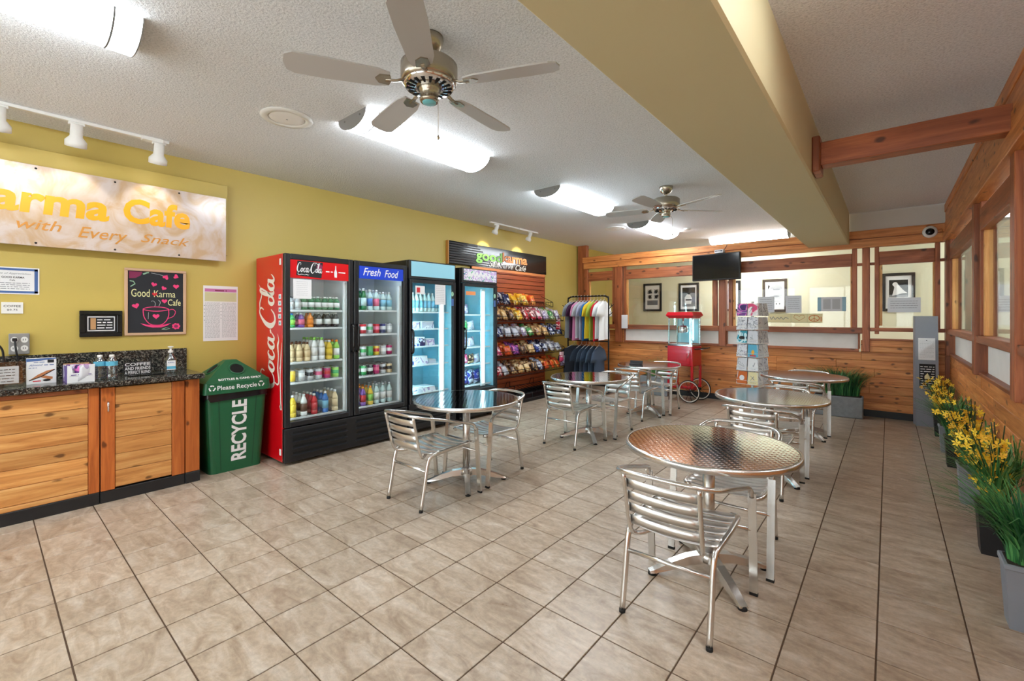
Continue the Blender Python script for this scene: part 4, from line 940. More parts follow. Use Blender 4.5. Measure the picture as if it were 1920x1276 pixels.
# Spencerian script strokes, unit cap height, about 3.35 long
SCRIPT = [
 ([(0.66,0.70),(0.70,0.86),(0.60,0.95),(0.44,0.86),(0.26,0.58),(0.20,0.28),(0.32,0.08),(0.54,0.12),(0.70,0.30)], [0.03,0.05,0.06,0.09,0.15,0.16,0.11,0.06,0.03]),
 ([(0.92,0.42),(0.80,0.40),(0.70,0.22),(0.78,0.07),(0.92,0.16),(0.98,0.34),(0.90,0.44),(1.02,0.40),(1.12,0.42)], [0.06,0.10,0.13,0.10,0.09,0.10,0.06,0.03,0.03]),
 ([(1.34,0.40),(1.26,0.46),(1.14,0.34),(1.10,0.16),(1.20,0.06),(1.34,0.16),(1.42,0.26)], [0.05,0.08,0.12,0.13,0.09,0.05,0.03]),
 ([(1.68,0.42),(1.56,0.46),(1.44,0.28),(1.46,0.10),(1.56,0.08),(1.68,0.26),(1.74,0.46)], [0.06,0.09,0.13,0.12,0.08,0.07,0.06]),
 ([(1.74,0.48),(1.68,0.18),(1.74,0.06),(1.86,0.16),(1.94,0.30)], [0.10,0.13,0.10,0.05,0.02]),
 ([(0.36,0.05),(0.30,-0.14),(0.42,-0.22),(0.80,-0.16),(1.20,-0.20),(1.52,-0.16),(1.70,-0.22),(1.90,-0.14)], [0.03,0.06,0.08,0.09,0.06,0.11,0.06,0.01]),
 ([(1.90,0.27),(2.02,0.31)], [0.09,0.09]),
 ([(2.66,0.74),(2.72,0.92),(2.60,1.02),(2.42,0.90),(2.20,0.58),(2.14,0.24),(2.28,0.02),(2.50,0.06),(2.66,0.26)], [0.04,0.06,0.07,0.10,0.16,0.18,0.13,0.08,0.03]),
 ([(2.66,1.0),(2.90,1.0),(3.12,0.88),(3.30,0.92),(3.52,1.08)], [0.05,0.08,0.07,0.05,0.01]),
 ([(3.01, 0.42), (2.89, 0.4), (2.83, 0.22), (2.89, 0.08), (3.03, 0.16), (3.09, 0.34), (2.99, 0.44)], [0.06, 0.1, 0.13, 0.1, 0.09, 0.1, 0.05]),
 ([(3.09, 0.24), (3.23, 0.52), (3.35, 0.92), (3.27, 0.96), (3.17, 0.66), (3.14, 0.24), (3.19, 0.08), (3.31, 0.18)], [0.02, 0.05, 0.08, 0.1, 0.13, 0.13, 0.09, 0.03]),
 ([(3.55, 0.42), (3.43, 0.46), (3.31, 0.28), (3.33, 0.1), (3.43, 0.08), (3.55, 0.26), (3.61, 0.46)], [0.06, 0.09, 0.13, 0.12, 0.08, 0.07, 0.06]),
 ([(3.61, 0.48), (3.55, 0.18), (3.61, 0.06), (3.73, 0.16), (3.79, 0.26)], [0.1, 0.13, 0.1, 0.05, 0.02]),
]
def script_logo(k, x, y, sx, sy, rot=0.0, wk=1.0):
    ca, sa = math.cos(rot), math.sin(rot)
    for i, (P, W_) in enumerate(SCRIPT):
        k.line([(x+a*sx*ca-b*sy*sa, y+a*sx*sa+b*sy*ca) for a, b in P], [w_*wk*(sx+sy)/2 for w_ in W_], k.h+0.00012*i, curve=6)
F1Y0, F1Y1, F1M = 1.822, 3.205, 2.525
f1 = thing('double_cooler', 'red sided double glass door drink cooler with black doors', 'cooler', (0,0,0))
cooler_shell(f1, F1Y0, F1Y1, 0.60, 1.985, 0.385, side='coke_red', mid=F1M)
g = MB('black_plastic'); g.box(FX-0.055, FX-0.004, F1Y0, F1Y1, 0.03, 0.345, 0.004); grille = g.build('grille_panel', f1)
for y0, y1 in ((1.90, 2.44), (2.555, 3.13)):
    for i in range(4):
        z = 0.085+i*0.064
        b = MB('dark_void'); b.box(FX-0.006, FX-0.003, y0, y1, z+0.014, z+0.034); b.build('slot', grille)
        b = MB('black_plastic'); b.prism([(FX-0.004, z+0.012), (FX+0.012, z+0.004), (FX+0.012, z-0.002), (FX-0.004, z)], y0-0.01, y1+0.01, 1); b.build('louvre', grille)
d1 = glass_door(f1, F1Y0, F1M-0.006, 0.355, 1.985, 1.76, handle=2.50, hz=1.17, fw=0.052)
d2 = glass_door(f1, F1M+0.006, F1Y1, 0.355, 1.985, 1.79, handle=2.555, hz=1.17, fw=0.052)
MB('coke_red').box(FX-0.03, FX-0.008, 1.876, 2.465, 1.76, 1.932).build('header_panel', d1)
k = Ink(on_left(1.876, 1.76, FX-0.008), 'ink_black', 0.001); k.poly([(0.055,0.025),(0.30,0.01),(0.315,0.165),(0.065,0.165)]); k.use('ink_dkpink').disc(0.28, 0.12, 0.03, h=0.0014); k.use('paper'); k.h = 0.0018; script_logo(k, 0.05, 0.055, 0.068, 0.10, 0.0, 0.8)
k.poly([(0.435,0.028),(0.462,0.028),(0.464,0.08),(0.454,0.11),(0.453,0.145),(0.444,0.145),(0.443,0.11),(0.433,0.08)]); k.scribble(0.345, 0.42, 0.075, 0.022, 3); k.scribble(0.478, 0.565, 0.075, 0.022, 6); k.build('header_lettering', d1)
MB('blue_sign').box(FX-0.03, FX-0.008, 2.590, 3.150, 1.80, 1.935).build('header_panel', d2)
k = Ink(on_left(2.590, 1.80, FX-0.008), 'paper', 0.001); k.text('Fresh', 0.045, 0.035, cap=0.085, width=0.215, shear=0.35, bold=0.008); k.build('header_lettering', d2); k = Ink(on_left(2.590, 1.80, FX-0.008), 'paper', 0.001); k.text('Food', 0.31, 0.03, cap=0.085, width=0.185, shear=0.35, bold=0.008); k.build('header_lettering', d2)
k = Ink(on_left(1.905, 1.56, FX-0.016), 'paper', 0.001); k.rect(0, 0.175, 0.005, 0.19); k.use('ink_lgrey')
for i in range(8): k.scribble(0.03, 0.14, 0.165-i*0.018, 0.006, i+70, 0.0014)
k.build('taped_note', d1)
k = Ink(frame((FX-0.06-0.60, F1Y0, 0), (1,0,0), (0,0,1)), 'cream_white', 0.0012)
script_logo(k, 0.455, 0.66, 0.302, 0.36, R(90), 0.9)
k.line([(0.56,0.56),(0.585,0.53),(0.575,0.60),(0.565,0.82),(0.575,0.98),(0.60,1.15),(0.575,1.0),(0.552,0.90)], [0.03,0.035,0.02,0.018,0.022,0.004,0.004,0.01], curve=6)
k.build('script_logo', f1)
k = Ink(frame((FX-0.06-0.60, F1Y0, 0), (1,0,0), (0,0,1)), 'paper', 0.0012)
k.rect(0.545, 0.585, 1.88, 1.94); k.build('side_sticker', f1)
k = Ink(frame((FX-0.06-0.60, F1Y0, 0), (1,0,0), (0,0,1)), 'paper', 0.0012); k.rect(0.545, 0.585, 0.09, 0.15); k.build('side_sticker', f1)
for i in range(5): k = Ink(frame((FX-0.06-0.60, F1Y0, 0), (1,0,0), (0,0,1)), 'paper', 0.0012); z = 1.56-i*0.062; k.rect(0.53-0.01*(i % 2), 0.585, z, z+0.045); k.use('ink_sky').rect(0.54, 0.57, z+0.01, z+0.03, 0.0016); k.build('energy_label', f1)
for ya, yb in ((F1Y0, F1M), (F1M, F1Y1)):
    MB('led_hidden_white').box(FX-0.085, FX-0.07, ya+0.037, ya+0.05, 0.42, 1.72).build('light_strip', f1); MB('led_hidden_white').box(FX-0.10, FX-0.075, ya+0.06, yb-0.06, 1.895, 1.905).build('hidden_top_light', f1)  # unseen lights added behind the door frame to brighten the shelves
    MB('shelf_white').box(FX-0.10, FX-0.06, yb-0.075, yb-0.05, 0.42, 1.75, 0.004).build('pale_channel', f1)  # pale bar stands in by colour for the lit door gasket
SH1, SH2 = [1.460, 1.285, 0.952, 0.757, 0.415], [1.464, 1.20, 0.953, 0.742, 0.412]
for z in SH1: shelf_part(f1, F1Y0+0.04, F1M-0.012, z, 0.60)
for z in SH2: shelf_part(f1, F1M+0.012, F1Y1-0.04, z, 0.60)
D1 = [  # (kind, body, label, cap, height) across each shelf of the first door
 [('bottle','d_silver','d_white','d_black',0.13)]*2+[('bottle','d_dgreen','d_white','d_white',0.135)]*6,
 [('bottle','d_green','d_lime','d_blue',0.14),('bottle','d_purple','d_pink','d_white',0.145),('bottle','d_orange','d_orange','d_orange',0.145),('bottle','d_black','d_white','d_white',0.15),('bottle','d_black','d_white','d_white',0.15),('bottle','d_black','d_white','d_white',0.15)],
 [('bottle','d_cream','d_cream','d_brown',0.19)]*3+[('bottle','d_white','d_white','d_lime',0.23)]*2+[('bottle','d_yellow','d_yellow','d_white',0.20),('bottle','d_lime','d_white','d_orange',0.20)],
 [('can','d_yellow','d_yellow','',0),('can','d_silver','d_white','',0),('can','d_silver','d_black','',0),('can','d_silver','d_pink','',0),('can','d_magenta','d_red','',0),('can','d_lime','d_green','',0)],
 [('bottle','d_yellow','d_yellow','d_white',0.215),('bottle','d_white','d_brown','d_white',0.215),('bottle','d_red','d_red','d_white',0.205),('bottle','d_blue','d_sky','d_white',0.215),('bottle','d_cream','d_cream','d_white',0.22)],
]
D2 = [
 [('bottle','d_dgreen','d_clearish','d_white',0.24)]*2+[('bottle','d_clearish','d_blue','d_white',0.23),('bottle','d_clearish','d_pink','d_white',0.23)]+[('bottle','d_clearish','d_sky','d_white',0.21)]*2,
 [('can','d_white','d_silver','',0),('can','d_red','d_white','',0),('can','d_silver','d_green','',0),('can','d_red','d_pink','',0),('can','d_navy','d_silver','',0),('can','d_silver','d_white','',0)],
 [('can','d_green','d_white','',0),('can','d_silver','d_green','',0),('can','d_green','d_green','',0),('can','d_yellow','d_red','',0),('can','d_silver','d_white','',0),('can','d_magenta','d_white','',0)],
 [('can','d_dgreen','d_white','',0),('can','d_green','d_white','',0),('can','d_black','d_white','',0),('can','d_magenta','d_pink','',0),('can','d_silver','d_black','',0),('can','d_cream','d_black','',0)],
 [('bottle','d_blue','d_sky','d_orange',0.22),('bottle','d_purple','d_red','d_orange',0.21),('bottle','d_yellow','d_lime','d_orange',0.21)]+[('bottle','d_clearish','d_white','d_silver',0.225)]*3,
]
for door, D_, SH, a, b in (('red headed door', D1, SH1, F1Y0+0.085, F1M-0.075), ('blue headed door', D2, SH2, F1M+0.075, F1Y1-0.10)):
    for r_, row in enumerate(D_):
        n = len(row); rows_deep = 4 if (r_ in (2, 4) or door.startswith('blue')) else 2
        for i, (kd, c1, c2, cap, h) in enumerate(row):
            y = a+(b-a)*(i+0.5)/max(n, 6 if kd == 'can' else n)
            for dp in range(rows_deep):
                o = drink(kd, c1, c2, (FX-0.155-dp*0.075, y+random.uniform(-0.004, 0.004), SH[r_]+0.001), '%s shelf, %s, %s row, %s from left' % (LEV[r_], door, ROWN[dp], NTH[i]), cap or 'white_plastic', h or 0.19, 'drinks on the %s shelf behind the %s' % (LEV[r_], door))

def single_cooler(label, y0, y1, zt, hdr0, header_mat, shelves, zb=0.36, depth=0.60, handle_y=None, led='led_hidden_cyan', strip_y=None):
    t = thing('single_cooler', label, 'cooler', (0,0,0))
    cooler_shell(t, y0, y1, depth, zt, zb+0.05, liner='liner_blue')
    MB('black_plastic').box(FX-0.055, FX-0.004, y0, y1, 0.06, zb, 0.004).build('grille_panel', t)
    b = MB('dark_void')
    for i in range(5):
        MB('dark_void').box(FX-0.005, FX-0.0025, y0+0.06, y1-0.06, 0.12+i*0.04, 0.138+i*0.04).build('slot', t)
    hb = thing('header', None, None); hb.parent = t
    MB('black_plastic').box(FX-0.055, FX-0.012, y0, y1, hdr0-0.02, zt, 0.004).build('header_box', hb)
    MB(header_mat).box(FX-0.013, FX-0.006, y0+0.03, y1-0.02, hdr0+0.012, zt-0.014).build('header_panel', hb)
    d = glass_door(t, y0+0.004, y1-0.004, zb+0.005, hdr0-0.025, None, fw=0.042, handle=handle_y, hz=1.1)
    MB('led_soft').box(FX-0.09, FX-0.07, strip_y-0.012, strip_y+0.012, zb+0.1, hdr0-0.12).build('light_strip', t)
    MB(led).box(FX-0.09, FX-0.07, y0+0.037, y0+0.05, zb+0.08, hdr0-0.1).build('light_strip', t)  # second strip, hidden behind the frame, added to brighten the inside
    MB('shelf_white').box(FX-0.11, FX-0.092, strip_y-0.03, strip_y+0.05, zb+0.06, hdr0-0.09).build('pale_channel', t)
    for z in shelves: shelf_part(t, y0+0.04, y1-0.04, z, depth)
    return t, d, hb
F2 = single_cooler('tall single door cooler with plain pale blue header', 3.236, 3.972, 2.06, 1.86, 'led_header', [1.452, 1.244, 1.03, 0.803, 0.46], handle_y=3.262, strip_y=3.80)
F3 = single_cooler('single door cooler with colourful printed header beside the snack wall', 4.085, 4.775, 2.04, 1.862, 'header_print', [1.422, 1.197, 0.973, 0.734, 0.45], handle_y=4.11, strip_y=4.56)
k = Ink(on_left(3.30, 1.56, FX-0.016), 'paper', 0.001); k.rect(0.03, 0.17, 0.10, 0.20); k.use('ink_red').rect(0.05, 0.10, 0.12, 0.18, 0.0014); k.build('taped_note', F2[1]); k = Ink(on_left(3.30, 1.56, FX-0.016), 'paper', 0.001); k.rect(0.33, 0.50, -0.02, 0.23); k.use('ink_lgrey')
for i in range(9): k.scribble(0.35, 0.48, 0.20-i*0.022, 0.008, i+90, 0.0014)
k.build('taped_note', F2[1])
k = Ink(on_left(4.14, 1.66, FX-0.016), 'logo_orange', 0.001); k.rect(0.02, 0.20, 0.02, 0.07); k.build('taped_note', F3[1])
k = Ink(on_left(4.085, 1.862, FX-0.006), 'paper', 0.001); k.line([(0.10,0.07),(0.13,0.12),(0.17,0.065),(0.20,0.12),(0.24,0.07),(0.27,0.115),(0.31,0.07),(0.35,0.12),(0.40,0.07),(0.44,0.12),(0.49,0.075),(0.54,0.11)], 0.03, curve=3); k.build('header_lettering', F3[2])
for f, y in ((F2, 3.885), (F3, 4.69)):
    k = Ink(on_left(y, 1.62, FX-0.0), 'ink_green', 0.001); k.disc(0.02, 0.06, 0.022, 0.03); k.use('ink_blue').rect(0.0, 0.04, -0.09, 0.0); k.build('gas_sticker', f[1])
# contents
for i in range(8):
    for dp in range(2): o = obj('drink_bottle', bot_mesh('d_clearish', 'd_sky', 'white_plastic', 0.24), None, (FX-0.16-dp*0.08, 3.335+i*0.062, 1.453), random.random()*6); tag(o, 'clear water bottle, top shelf of pale blue headed cooler, %s row, %s from left' % (ROWN[dp], NTH[i]), 'bottle', 'water bottles in the pale cooler')
def pack(mat, name, label, cat, loc, sx, sy, sz, rz=0.0, grp=None):
    """wrapped sandwich or tub: softened block with a raised film lid"""
    t = thing(name, label, cat, loc, rz, grp)
    MB(mat).prism([(-sx/2,-sy/2),(sx/2,-sy/2),(sx/2,sy/2),(-sx/2,sy/2)], 0, sz*0.86, 2, [(-sx*0.46,-sy*0.46),(sx*0.46,-sy*0.46),(sx*0.46,sy*0.46),(-sx*0.46,sy*0.46)]).build('tub', t)
    MB('shelf_white').box(-sx*0.48, sx*0.48, -sy*0.48, sy*0.48, sz*0.86, sz, 0.004).build('lid', t); return t
rows = [(1.245, [('foil_white',3.42,0.16,0.10,0.085),('foil_silver',3.62,0.2,0.12,0.09)], 'second'), (1.031, [('foil_navy',3.50,0.14,0.13,0.11),('foil_white',3.66,0.14,0.12,0.085),('foil_silver',3.36,0.1,0.1,0.05)], 'third'),
        (0.804, [('foil_blue',3.36,0.12,0.09,0.09),('foil_white',3.52,0.2,0.12,0.10),('foil_silver',3.70,0.12,0.11,0.05)], 'fourth'), (0.461, [('foil_silver',3.42,0.22,0.16,0.07),('foil_white',3.62,0.2,0.16,0.06)], 'bottom')]
for z, it, nm in rows:
    for m_, y, sy, sx, sz in it:
        cn = {'foil_white':'white','foil_silver':'silvery','foil_navy':'navy','foil_blue':'blue'}[m_]
        pack(m_, 'food_tub', '%s food tub on the %s shelf of the pale blue headed cooler' % (cn, nm), 'tub', (FX-0.22, y, z), sx*1.4, sy, sz)
rows = [(1.423, ['foil_pink','foil_white'], 'top'), (1.198, ['foil_white','foil_green','foil_silver'], 'second'), (0.974, ['foil_silver','foil_white','foil_white'], 'third'), (0.735, ['foil_white','foil_pink','foil_brown','foil_white'], 'fourth'), (0.451, ['foil_blue']*4, 'bottom')]
for z, it, nm in rows:
    for i, m_ in enumerate(it):
        hh = 0.19 if nm == 'bottom' else 0.13
        for q in range(2 if nm == 'bottom' else 1):
            o = obj('snack_bag', bag_mesh(m_, 0.14, hh, 0.07), None, (FX-0.20-0.10*q, 4.20+i*0.12, z+0.002), R(90)); o.rotation_euler = (R(0), R(-12), R(90))
            cn = m_[5:]; tag(o, '%s snack on %s shelf of print headed cooler, %s row, %s from left' % (cn, nm, ROWN[q], NTH[i]), 'snack', 'snacks in the cooler with printed header')
# ------------------------------------------------------------------ slat wall with snacks
SX, SY0, SY1 = -4.93, 4.90, 6.80
sw = thing('slatwall_display', 'reddish wood slatwall snack display with black wire base', 'display', (0,0,0))
MB('dark_void').box(XL+0.002, SX-0.012, SY0, SY1, 0.10, 2.17).build('backing', sw)
z = 0.12
while z < 2.10:
    MB('slat_y').box(SX-0.012, SX, SY0, SY1, z+0.004, z+0.072, 0.003).build('slat', sw); z += 0.076
MB('slat_y').box(XL+0.002, SX+0.006, SY1, SY1+0.02, 0.10, 2.17, 0.002).build('side_trim', sw)
MB('logo_orange').box(SX-0.012, SX+0.008, SY0, SY1+0.02, 2.125, 2.17, 0.002).build('top_trim', sw)
hs_ = thing('header_board', 'glossy black header board with green and orange cafe name', 'sign', (0,0,0))
MB('amber_dark').box(XL+0.002, -4.925, 4.405, 4.425, 2.165, 2.51).build('edge_strip', hs_)
MB('black_gloss').box(XL+0.002, -4.925, 4.425, 6.86, 2.172, 2.51, 0.002).build('board', hs_)
for i in range(9): MB('black_plastic').box(-4.925, -4.920, 4.43, 5.5-0.06*i, 2.185+i*0.036, 2.203+i*0.036).build('rib', hs_)
k = Ink(on_left(0, 0, -4.9185), 'logo_green', 0.001); k.text('good', 4.98, 2.285, cap=0.155, width=0.62, bold=0.03)
k.use('logo_orange').text('karma', 5.61, 2.305, cap=0.155, width=0.66, bold=0.03); k.use('paper'); k.h = 0.0016; k.text('Self-Serve', 5.28, 2.195, cap=0.10, width=0.60, shear=0.35, bold=0.012); k.text('Café', 5.94, 2.185, cap=0.10, width=0.30, shear=0.35, bold=0.006); k.build('lettering', hs_)
t = thing('floor_rack', 'low black wire floor rack under the snack wall', 'rack', (0,0,0))
MB('black_metal').box(-4.92, -4.50, 4.92, 6.95, 0.0, 0.055, 0.004).build('plinth', t)
g = MB('black_metal')
for i in range(22):
    y = 4.96+i*0.09; g.tube([(-4.90, y, 0.20), (-4.60, y, 0.12), (-4.52, y, 0.13)], 0.004, 6)
for x, zz in ((-4.90, 0.20), (-4.75, 0.16), (-4.60, 0.12), (-4.52, 0.13)): g.tube([(x, 4.95, zz), (x, 6.92, zz)], 0.005, 6)
for y in (4.97, 5.9, 6.88): g.tube([(-4.52, y, 0.13), (-4.52, y, 0.05)], 0.006, 6); g.tube([(-4.90, y, 0.20), (-4.90, y, 0.05)], 0.006, 6)
tag(g.build('wire_grid', t), kind='stuff')
for y in (5.2, 5.65, 6.3):
    g = MB('black_metal'); g.tube([(-4.90, y, 0.20), (-4.86, y, 0.30), (-4.84, y+0.05, 0.31), (-4.84, y+0.05, 0.22)], 0.005, 6); g.build('divider_wire', t)
ROWZ = [1.56, 1.31, 1.04, 0.75, 0.44]
XF = [-4.66, -4.60, -4.58, -4.58, -4.58]
RN = ['top', 'second', 'third', 'fourth', 'lowest']
def basket(r, z):
    t = thing('wire_basket', 'black wire basket, %s of the five on the snack wall' % RN[r], 'basket', (0,0,0), 0, 'wire baskets on the snack wall')
    y0, y1, xf = 4.92, (6.70 if r == 0 else 6.95), XF[r]
    zb = z+0.10
    g = MB('black_metal'); g.tube([(SX+0.004, y0, zb), (xf, y0, z), (xf, y1, z), (SX+0.004, y1, zb)], 0.005, 6); g.tube([(xf, y0, z), (xf, y0, z+0.085), (xf, y1, z+0.085), (xf, y1, z)], 0.005, 6); g.tube([(SX+0.004, y0, zb), (SX+0.004, y1, zb)], 0.005, 6); g.tube([(xf, y1, z+0.085), (SX+0.004, y1, zb+0.10)], 0.005, 6); g.build('basket_rim', t)
    g = MB('black_metal')
    for i in range(26):
        y = y0+(y1-y0)*i/25; g.tube([(SX+0.004, y, zb), (xf, y, z), (xf, y, z+0.085)], 0.0028, 5, cap=False)
    tag(g.build('basket_wires', t), kind='stuff')
for r, z in enumerate(ROWZ): basket(r, z)
CNM = dict(foil_blue='blue', foil_navy='navy', foil_yellow='yellow', foil_red='red', foil_orange='orange', foil_pink='pink', foil_white='white', foil_silver='silver', foil_teal='teal', foil_green='green', foil_tan='tan', foil_brown='brown', foil_purple='purple')
SN = [['foil_blue','foil_blue','foil_navy','foil_yellow','foil_yellow','foil_orange'],
      ['foil_teal','foil_brown','foil_tan','foil_brown','foil_yellow','foil_red','foil_red','foil_pink','foil_white','foil_green','foil_white'],
      ['foil_white','foil_navy','foil_silver','foil_silver','foil_white','foil_green','foil_tan','foil_tan','foil_navy','foil_navy'],
      ['foil_blue','foil_pink','foil_orange','foil_purple','foil_brown','foil_tan','foil_navy','foil_navy','foil_silver','foil_silver'],
      ['foil_red','foil_red','foil_silver','foil_brown','foil_tan','foil_tan','foil_brown','foil_navy','foil_orange','foil_orange','foil_orange']]
NTHS = ['first','second','third','fourth','fifth','sixth','seventh','eighth','ninth','tenth','eleventh','twelfth']
rnd = random.Random(12)
for r, row in enumerate(SN):
    y0, y1 = 5.02, (6.2 if r == 0 else 6.86)
    for i, mt in enumerate(row):
        y = y0+(y1-y0)*(i+0.0)/(len(row)-1)
        for dp in range(3):
            x = XF[r]-0.045-dp*0.085; zz = ROWZ[r]+0.012+0.028*(dp)+0.015
            o = obj('snack_bag', bag_mesh(mt, 0.155, 0.19 if r < 2 else 0.165, 0.055), None, (x, y+rnd.uniform(-0.01, 0.01), zz))
            o.rotation_euler = (R(rnd.uniform(-34, -22)), R(rnd.uniform(-6, 6)), R(90+rnd.uniform(-12, 12)))
            tag(o, '%s snack bag in %s wire basket, %s row, %s from the coolers' % (CNM[mt], RN[r], ROWN[dp], NTHS[i]), 'snack', 'snack bags in the %s wire basket' % RN[r])
for i, (y, z, mt) in enumerate(((6.84, 1.20, 'foil_red'), (6.95, 0.60, 'foil_pink'), (6.98, 0.52, 'foil_white'))):
    h = thing('snack_strip', 'hanging strip of %s snack packets at the basket end' % CNM[mt], 'snack', (-4.64, y, z-0.05))
    b = MB(mt); v, f = pillow(0.10, 0.20, 0.04); b._add(v, f, True); q = b.build('packet', h); q.rotation_euler = (0, 0, R(60))
    b = MB('black_metal'); b.tube([(0, 0, 0.19), (0, 0.0, 0.23), (-0.03, 0, 0.25)], 0.003, 6); b.build('hook', h)
# ------------------------------------------------------------------ shirt rack
RX0, RX1, RY = -4.66, -3.81, 7.20
t = thing('garment_rack', 'black metal garment rack with two rails of hanging shirts', 'rack', (0,0,0))
b = MB('black_metal'); b.tube(catmull([(RX0,RY,0.03),(RX0,RY,0.9),(RX0,RY,1.66),(RX0+0.03,RY,1.735),(RX0+0.10,RY,1.76),((RX0+RX1)/2,RY,1.76),(RX1-0.10,RY,1.76),(RX1-0.03,RY,1.735),(RX1,RY,1.66),(RX1,RY,0.9),(RX1,RY,0.03)], 5), 0.014, 8); b.build('hoop_frame', t)
b = MB('black_metal'); b.tube([(RX0,RY,0.945),(RX1,RY,0.945)], 0.011, 8); b.build('lower_rail', t)
for x in (RX0, RX1):
    b = MB('black_metal'); b.tube([(x,RY-0.22,0.03),(x,RY+0.22,0.03)], 0.014, 8); b.build('foot_bar', t)
    s = -1 if x == RX0 else 1
    b = MB('black_metal')
    for z0, l in ((1.52, 0.11), (1.40, 0.09)): b.tube([(x,RY,z0),(x+s*l,RY-0.02,z0+l*0.75)], 0.007, 6); b.tube([(x+s*l*0.6,RY-0.012,z0+l*0.45),(x+s*l*0.5,RY-0.012,z0+l*0.95)], 0.006, 6)
    b.build('coat_hook', t)
for zz in (0.18,):
    b = MB('black_metal'); b.tube([(RX0,RY,zz),(RX1,RY,zz)], 0.010, 8); b.build('bottom_rail', t)
def shirt_mesh(mat, w=0.46, h=0.64, print_mat=None, seed=0):
    """short-sleeved shirt on a hanger: lens-shaped section, folds towards the hem; x is thickness, y is width, z up, neck at 0"""
    rnd = random.Random(seed); m = MB(mat); ph = rnd.uniform(0, 6)
    rows = [(0.0,0.075,0.075),(-0.02,0.11,0.10),(-0.05,0.20,0.19),(-0.075,0.245,0.225),(-0.12,0.29,0.225),(-0.20,0.325,0.22),(-0.27,0.34,0.22),(-0.275,0.215,0.215),(-0.40,0.215,0.215),(-0.55,0.222,0.222),(-h,0.225,0.225)]
    n = 16; vs = []; fs = []
    for (z, hw, _) in rows:
        hw = hw*w/0.46
        for k in range(n):
            g = 2*math.pi*k/n; y = hw*math.cos(g); d = 0.026*(0.5+0.5*min(1, -z*6+0.2))*math.sin(g)*(1+0.35*math.sin(5*g+ph)*min(1, -z/h)) + 0.012*math.sin(6*y/0.2+ph)*min(1, -z/h)
            vs.append((d, y, z - 0.03*abs(y)/0.2*(1 if z < -0.5 else 0)*0.3))
    for r in range(len(rows)-1):
        for k in range(n): fs.append((r*n+k, r*n+(k+1) % n, (r+1)*n+(k+1) % n, (r+1)*n+k))
    m._add(vs, fs, True); m.fix = True
    return m.mesh('shirt_body')
def hang(label, loc, mat, rz, seed, group, w=0.46, h=0.64, logo=False):
    t = thing('shirt', label, 'shirt', loc, rz, group)
    obj('shirt_body', shirt_mesh(mat, w, h, None, seed), t, (0, 0, -0.10))
    b = MB('hanger_grey'); b.tube(catmull([(0,-0.015,0.0),(0,0.0,0.018),(0,0.016,0.006),(0,0.004,-0.03),(0,0,-0.06)], 4), 0.0035, 6); b.tube([(0,-0.19,-0.155),(0,0,-0.068),(0,0.19,-0.155)], 0.005, 6); b.build('hanger', t)
    if logo:
        k = Ink(frame((0.032, 0.05, -0.27), (0,1,0), (0,0,1)), 'paper', 0.0); k.disc(-0.02, 0.02, 0.022, 0.02); k.disc(0.03, 0.0, 0.018, 0.014); k.build('chest_print', t)
simple('hanger_grey', S(206,206,208), 0.4)
TOP = [('heather grey',(150,156,162)),('dark plum',(70,30,66)),('pink',(222,140,186)),('pale grey',(196,198,204)),('lilac grey',(176,178,200)),('blue',(40,110,176)),('bright yellow',(240,206,50)),('lime green',(170,196,70)),('red',(206,24,44)),('white',(232,234,236)),('plain white end',(238,238,238))]
for i, (nm, c) in enumerate(TOP):
    simple('shirt_%d' % i, S(*c), 0.85, bump=0.2, bscale=220)
    lb = '%s short sleeved shirt on the upper rail' % nm if nm != 'plain white end' else 'outermost white shirt on the upper rail beside the taped paper'
    hang(lb, (RX0+0.085+i*0.068, RY, 1.762), 'shirt_%d' % i, R(1+(i*37 % 11)-4), i, 'shirts on the upper rail', 0.44+0.01*(i % 3), 0.66+0.02*(i % 3))
for i, x in enumerate((0.14, 0.30, 0.40, 0.47, 0.56, 0.66)):
    simple('shirt_d%d' % i, S(*[(44,50,62),(46,60,78),(58,72,90),(52,68,90),(66,84,106),(60,76,98)][i]), 0.85, bump=0.2, bscale=220)
    hang('dark slate shirt on the lower rail, %s from the yellow wall' % NTHS[i], (RX0+x, RY, 0.948), 'shirt_d%d' % i, R((-34, -10, -4, -2, 2, 4)[i]), 20+i, 'shirts on the lower rail', 0.46, 0.64, logo=i < 2)
k = MB('paper'); k.box(-3.925, -3.80, YB-0.062, YB-0.058, 1.165, 1.42); o = k.build('taped_paper'); tag(o, 'blank white paper taped to the cedar post beside the shirts', 'paper')

# ------------------------------------------------------------------ popcorn cart
PX, PY = -2.60, 7.55          # centre of the cabinet
t = thing('popcorn_cart', 'red popcorn cart with glass kettle box and spoked wheels', 'popcorn cart', (PX, PY, 0), R(-6))
w2, d2_ = 0.215, 0.17
c = MB('pop_red'); c.box(-w2, w2, -d2_, d2_, 0.585, 0.905, 0.01); cab = c.build('cabinet', t)
dd = MB('pop_red'); dd.box(-w2+0.03, w2-0.04, -d2_-0.012, -d2_, 0.62, 0.85, 0.004); dr = dd.build('door', cab)
MB('pop_red').box(-w2+0.09, w2-0.09, -d2_-0.017, -d2_-0.012, 0.67, 0.80, 0.003).build('door_panel', cab); MB('chrome').tube([(w2-0.07,-d2_-0.02,0.72),(w2-0.055,-d2_-0.024,0.80)], 0.006, 8).build('door_handle', cab)
for sx in (-1, 1):
    for sy in (-1, 1): MB('pop_red').box(sx*w2-sx*0.035, sx*w2, sy*d2_-sy*0.035, sy*d2_, 0.25, 0.585, 0.004).build('leg', t)
MB('pop_red').box(-w2, w2, -d2_, d2_, 0.225, 0.26, 0.006).build('lower_deck', t)
MB('chrome').box(-w2+0.005, w2-0.005, -d2_+0.005, d2_-0.005, 0.905, 0.935, 0.004).build('tray', t)
